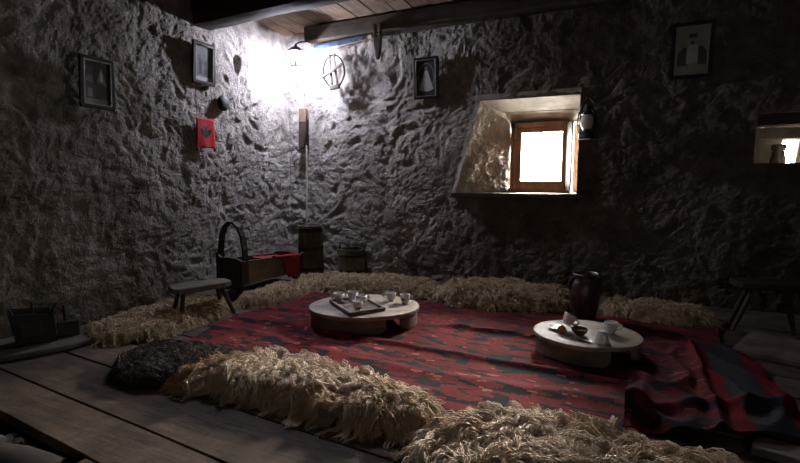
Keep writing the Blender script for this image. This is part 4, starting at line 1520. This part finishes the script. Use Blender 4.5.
# ------------------------------------------------------------------ the lit wall lantern in the corner
LP = (-3.26, 4.36, 2.53)
wl_ = thing('wall_lantern', 'lit metal wall lantern with glass panes, high in the corner below the ceiling', 'lamp', LP)
mb = MB()
mb.lathe([(0.012, 0.11), (0.045, 0.098), (0.085, 0.06), (0.092, 0.048), (0.088, 0.046), (0.08, 0.058), (0.042, 0.09), (0.012, 0.10)], 6)
cap_ = mb.build('cap', M['lamp_metal'], wl_)
mb = MB()
mb.lathe([(0.001, 0.14), (0.012, 0.135), (0.016, 0.12), (0.012, 0.105), (0.001, 0.105)], 12)
mb.build('finial', M['lamp_metal'], wl_, smooth=True)
for i in range(6):
    a = 2 * math.pi * i / 6
    mb = MB()
    mb.bar((0.085 * math.cos(a), 0.085 * math.sin(a), 0.05), (0.056 * math.cos(a), 0.056 * math.sin(a), -0.115), 0.008, 0.008)
    mb.build('rib', M['lamp_metal'], wl_)
mb = MB()
mb.lathe([(0.082, 0.048), (0.053, -0.112)], 6)
mb.build('glass_pane', M['glass'], wl_)
mb = MB()
mb.lathe([(0.048, -0.118), (0.060, -0.118), (0.060, -0.110), (0.048, -0.110), (0.048, -0.118)], 6)
mb.build('bottom_ring', M['lamp_metal'], wl_)
mb = MB()
mb.lathe([(0.001, -0.01), (0.018, -0.004), (0.028, 0.012), (0.026, 0.03), (0.014, 0.055), (0.012, 0.08), (0.001, 0.085)], 20)
mb.build('bulb', M['bulb'], wl_, smooth=True)
mb = MB()
mb.tube([(0, 0, 0.13), (0.02, 0.05, 0.165), (0.06, 0.13, 0.19), (0.09, 0.20, 0.225)], 0.007, 8)
mb.build('bracket', M['lamp_metal'], wl_, smooth=True)
light('lantern_light', 'POINT', (LP[0], LP[1], LP[2] + 0.02), 375.0, (0.80, 0.81, 1.0), shadow_soft_size=0.04)

# cord and the wooden sheath hanging below the lantern
sh = thing('wooden_sheath', 'small split wooden sheath hanging on a cord under the lantern', 'sheath', (-3.39, 4.645, 1.83))
mb = MB()
mb.prism([(-0.045, -0.30), (-0.02, -0.33), (0.04, -0.30), (0.058, -0.1), (0.055, 0.02), (0.04, 0.17), (-0.055, 0.16), (-0.05, -0.1)], -0.02, 0.02,
         Matrix.Rotation(R(4), 4, 'Y') @ Matrix.Rotation(R(90), 4, 'X'))
mb.build('body', M['dark_wood_v'], sh, bevel=0.012, seg=3)
mb = MB()
mb.prism([(-0.052, 0.0), (0.052, 0.0), (0.045, 0.175), (-0.058, 0.165)], -0.024, 0.024, Matrix.Rotation(R(4), 4, 'Y') @ Matrix.Rotation(R(90), 4, 'X'))
mb.build('sleeve', M['tan_wood'], sh, bevel=0.010, seg=3, label='paler wooden sleeve at the top')
mb = MB()
mb.tube([(0.005, 0, 0.16), (0.0, 0.0, 0.50), (0.03, -0.01, 0.70), (0.16, -0.08, 0.805)], 0.004, 6)
mb.build('cord', M['white_cloth'], sh)

# hanging hoop frame (wooden pulley frame)
hp = thing('hoop_frame', 'bent wooden hoop with crossed slats, hanging on the back wall right of the lantern', 'hanging frame', (-2.90, 4.585, 2.37), (0, R(-6), 0))
mb = MB()
ring = [(0.142 * math.sin(t) * (1.0 if math.cos(t) > -0.3 else 1 - 0.35 * (-0.3 - math.cos(t))), 0, 0.19 * math.cos(t)) for t in np.linspace(0, 2 * math.pi, 41)[:-1]]
mb.tube(ring, 0.011, 8, closed=True)
mb.build('hoop', M['dark_wood'], hp, smooth=True)
for x_ in (-0.032, 0.034):
    mb = MB()
    mb.bar((x_, -0.012, -0.18), (x_ * 0.9, -0.012, 0.20), 0.026, 0.018, up=(0, 1, 0))
    mb.build('upright_slat', M['barrel_wood'] if x_ > 0 else M['dark_wood_v'], hp, bevel=0.004)
mb = MB()
mb.bar((-0.145, -0.034, -0.04), (0.135, -0.034, 0.055), 0.02, 0.034, up=(0, 0, 1))
mb.build('cross_bar', M['barrel_wood'], hp, bevel=0.004)
mb = MB()
mb.box((0.0, -0.012, -0.175), (0.125, 0.04, 0.05))
mb.build('end_block', M['barrel_wood'], hp, bevel=0.006)
mb = MB()
mb.tube([(-0.03, 0, 0.19), (-0.01, 0.0, 0.33), (0.03, 0, 0.19)], 0.003, 6)
mb.build('cord', M['dark_wood'], hp)

# pale pole under the wall plate with a blue cloth on it
pole = MB()
pole.tube([(-0.40, 0, -0.03), (-0.1, 0.004, -0.01), (0.2, 0, 0.012), (0.45, -0.004, 0.03)], [0.028, 0.030, 0.028, 0.026], 12)
p_ = pole.build('peeled_pole', M['lintel'], loc=(-2.83, 4.56, 2.665), smooth=True)
tag(p_, 'pale peeled pole fixed under the wall beam beside the lantern', 'pole')
V, F = [], []
nu, nv = 44, 10
for j in range(nv + 1):
    for i in range(nu + 1):
        a, b = i / nu, j / nv
        x = -0.30 + 0.66 * a
        t = b * math.pi * 1.15 - 0.9
        r_ = 0.036 + 0.006 * noise.noise(Vector((x * 16, b * 4, 0)))
        V.append((x, -math.cos(t) * r_, 0.064 * x + 0.0 + math.sin(t) * r_ + 0.006 * math.sin(x * 42) * (b > .8)))
for j in range(nv):
    for i in range(nu):
        o = j * (nu + 1) + i
        F.append((o, o + 1, o + nu + 2, o + nu + 1))
cloth('blue_cloth', 'faded blue cloth wound along the pale pole under the wall beam', 'cloth', V, F, M['blue'], (-2.83, 4.56, 2.668), 0.004)

# dark wooden bracket hanging from the beam
hk = thing('wooden_bracket', 'dark slotted wooden bracket pointing down from the wall beam', 'bracket', (-2.27, 4.47, 2.585))
mb = MB()
mb.prism([(-0.045, 0.20), (-0.045, 0.0), (-0.018, -0.16), (0.0, -0.175), (0.018, -0.16), (0.045, 0.0), (0.045, 0.20), (0.018, 0.20), (0.016, 0.06), (-0.016, 0.06), (-0.018, 0.20)], -0.02, 0.02,
         Matrix.Rotation(R(90), 4, 'X'))
mb.build('body', M['dark_wood_v'], hk, bevel=0.005)
mb = MB()
mb.tube([(0, -0.03, 0.10), (0, 0.05, 0.10)], 0.010, 8)
mb.build('peg', M['dark_wood'], hk, smooth=True)

# ------------------------------------------------------------------ hurricane lantern by the window
frost, nt, N, L, B = new_mat('frosted_glass')
B.inputs['Base Color'].default_value = (0.62, 0.60, 0.57, 1)
B.inputs['Roughness'].default_value = 0.35
B.inputs['Alpha'].default_value = 0.72
hl = thing('hurricane_lantern', 'old smoky hurricane lantern hanging on the wall right of the window', 'lantern', (-0.165, 4.60, 1.50))
mb = MB()
mb.lathe([(0.001, 0), (0.068, 0), (0.072, 0.008), (0.070, 0.048), (0.055, 0.066), (0.034, 0.074), (0.034, 0.09), (0.001, 0.09)], 28)
mb.build('fuel_tank', M['iron'], hl, smooth=True)
mb = MB()
mb.lathe([(0.036, 0.09), (0.050, 0.115), (0.056, 0.15), (0.052, 0.19), (0.040, 0.225), (0.038, 0.223), (0.049, 0.19), (0.053, 0.15), (0.047, 0.115), (0.034, 0.092)], 28)
mb.build('glass_globe', frost, hl, smooth=True)
mb = MB()
mb.lathe([(0.001, 0.31), (0.022, 0.31), (0.026, 0.29), (0.026, 0.262), (0.046, 0.245), (0.050, 0.228), (0.044, 0.222), (0.001, 0.222)], 24)
mb.build('chimney_cap', M['iron'], hl, smooth=True)
for sgn in (-1, 1):
    mb = MB()
    mb.tube([(sgn * 0.060, 0, 0.045), (sgn * 0.077, 0, 0.09), (sgn * 0.079, 0, 0.17), (sgn * 0.072, 0, 0.24), (sgn * 0.045, 0, 0.285), (sgn * 0.022, 0, 0.292)], 0.006, 8)
    mb.build('side_tube', M['iron'], hl, smooth=True)
mb = MB()
mb.tube([(-0.075, 0, 0.20), (-0.05, 0.005, 0.33), (0, 0.01, 0.385), (0.05, 0.005, 0.33), (0.075, 0, 0.20)], 0.003, 6)
mb.build('bail_handle', M['steel'], hl, smooth=True)
nl = MB()
nl.tube([(0, -0.03, 0), (0, 0.12, -0.01)], 0.005, 6)
tag(nl.build('iron_nail', M['iron'], loc=(-0.165, 4.62, 1.882)), 'iron nail in the wall from which the hurricane lantern hangs', 'nail')
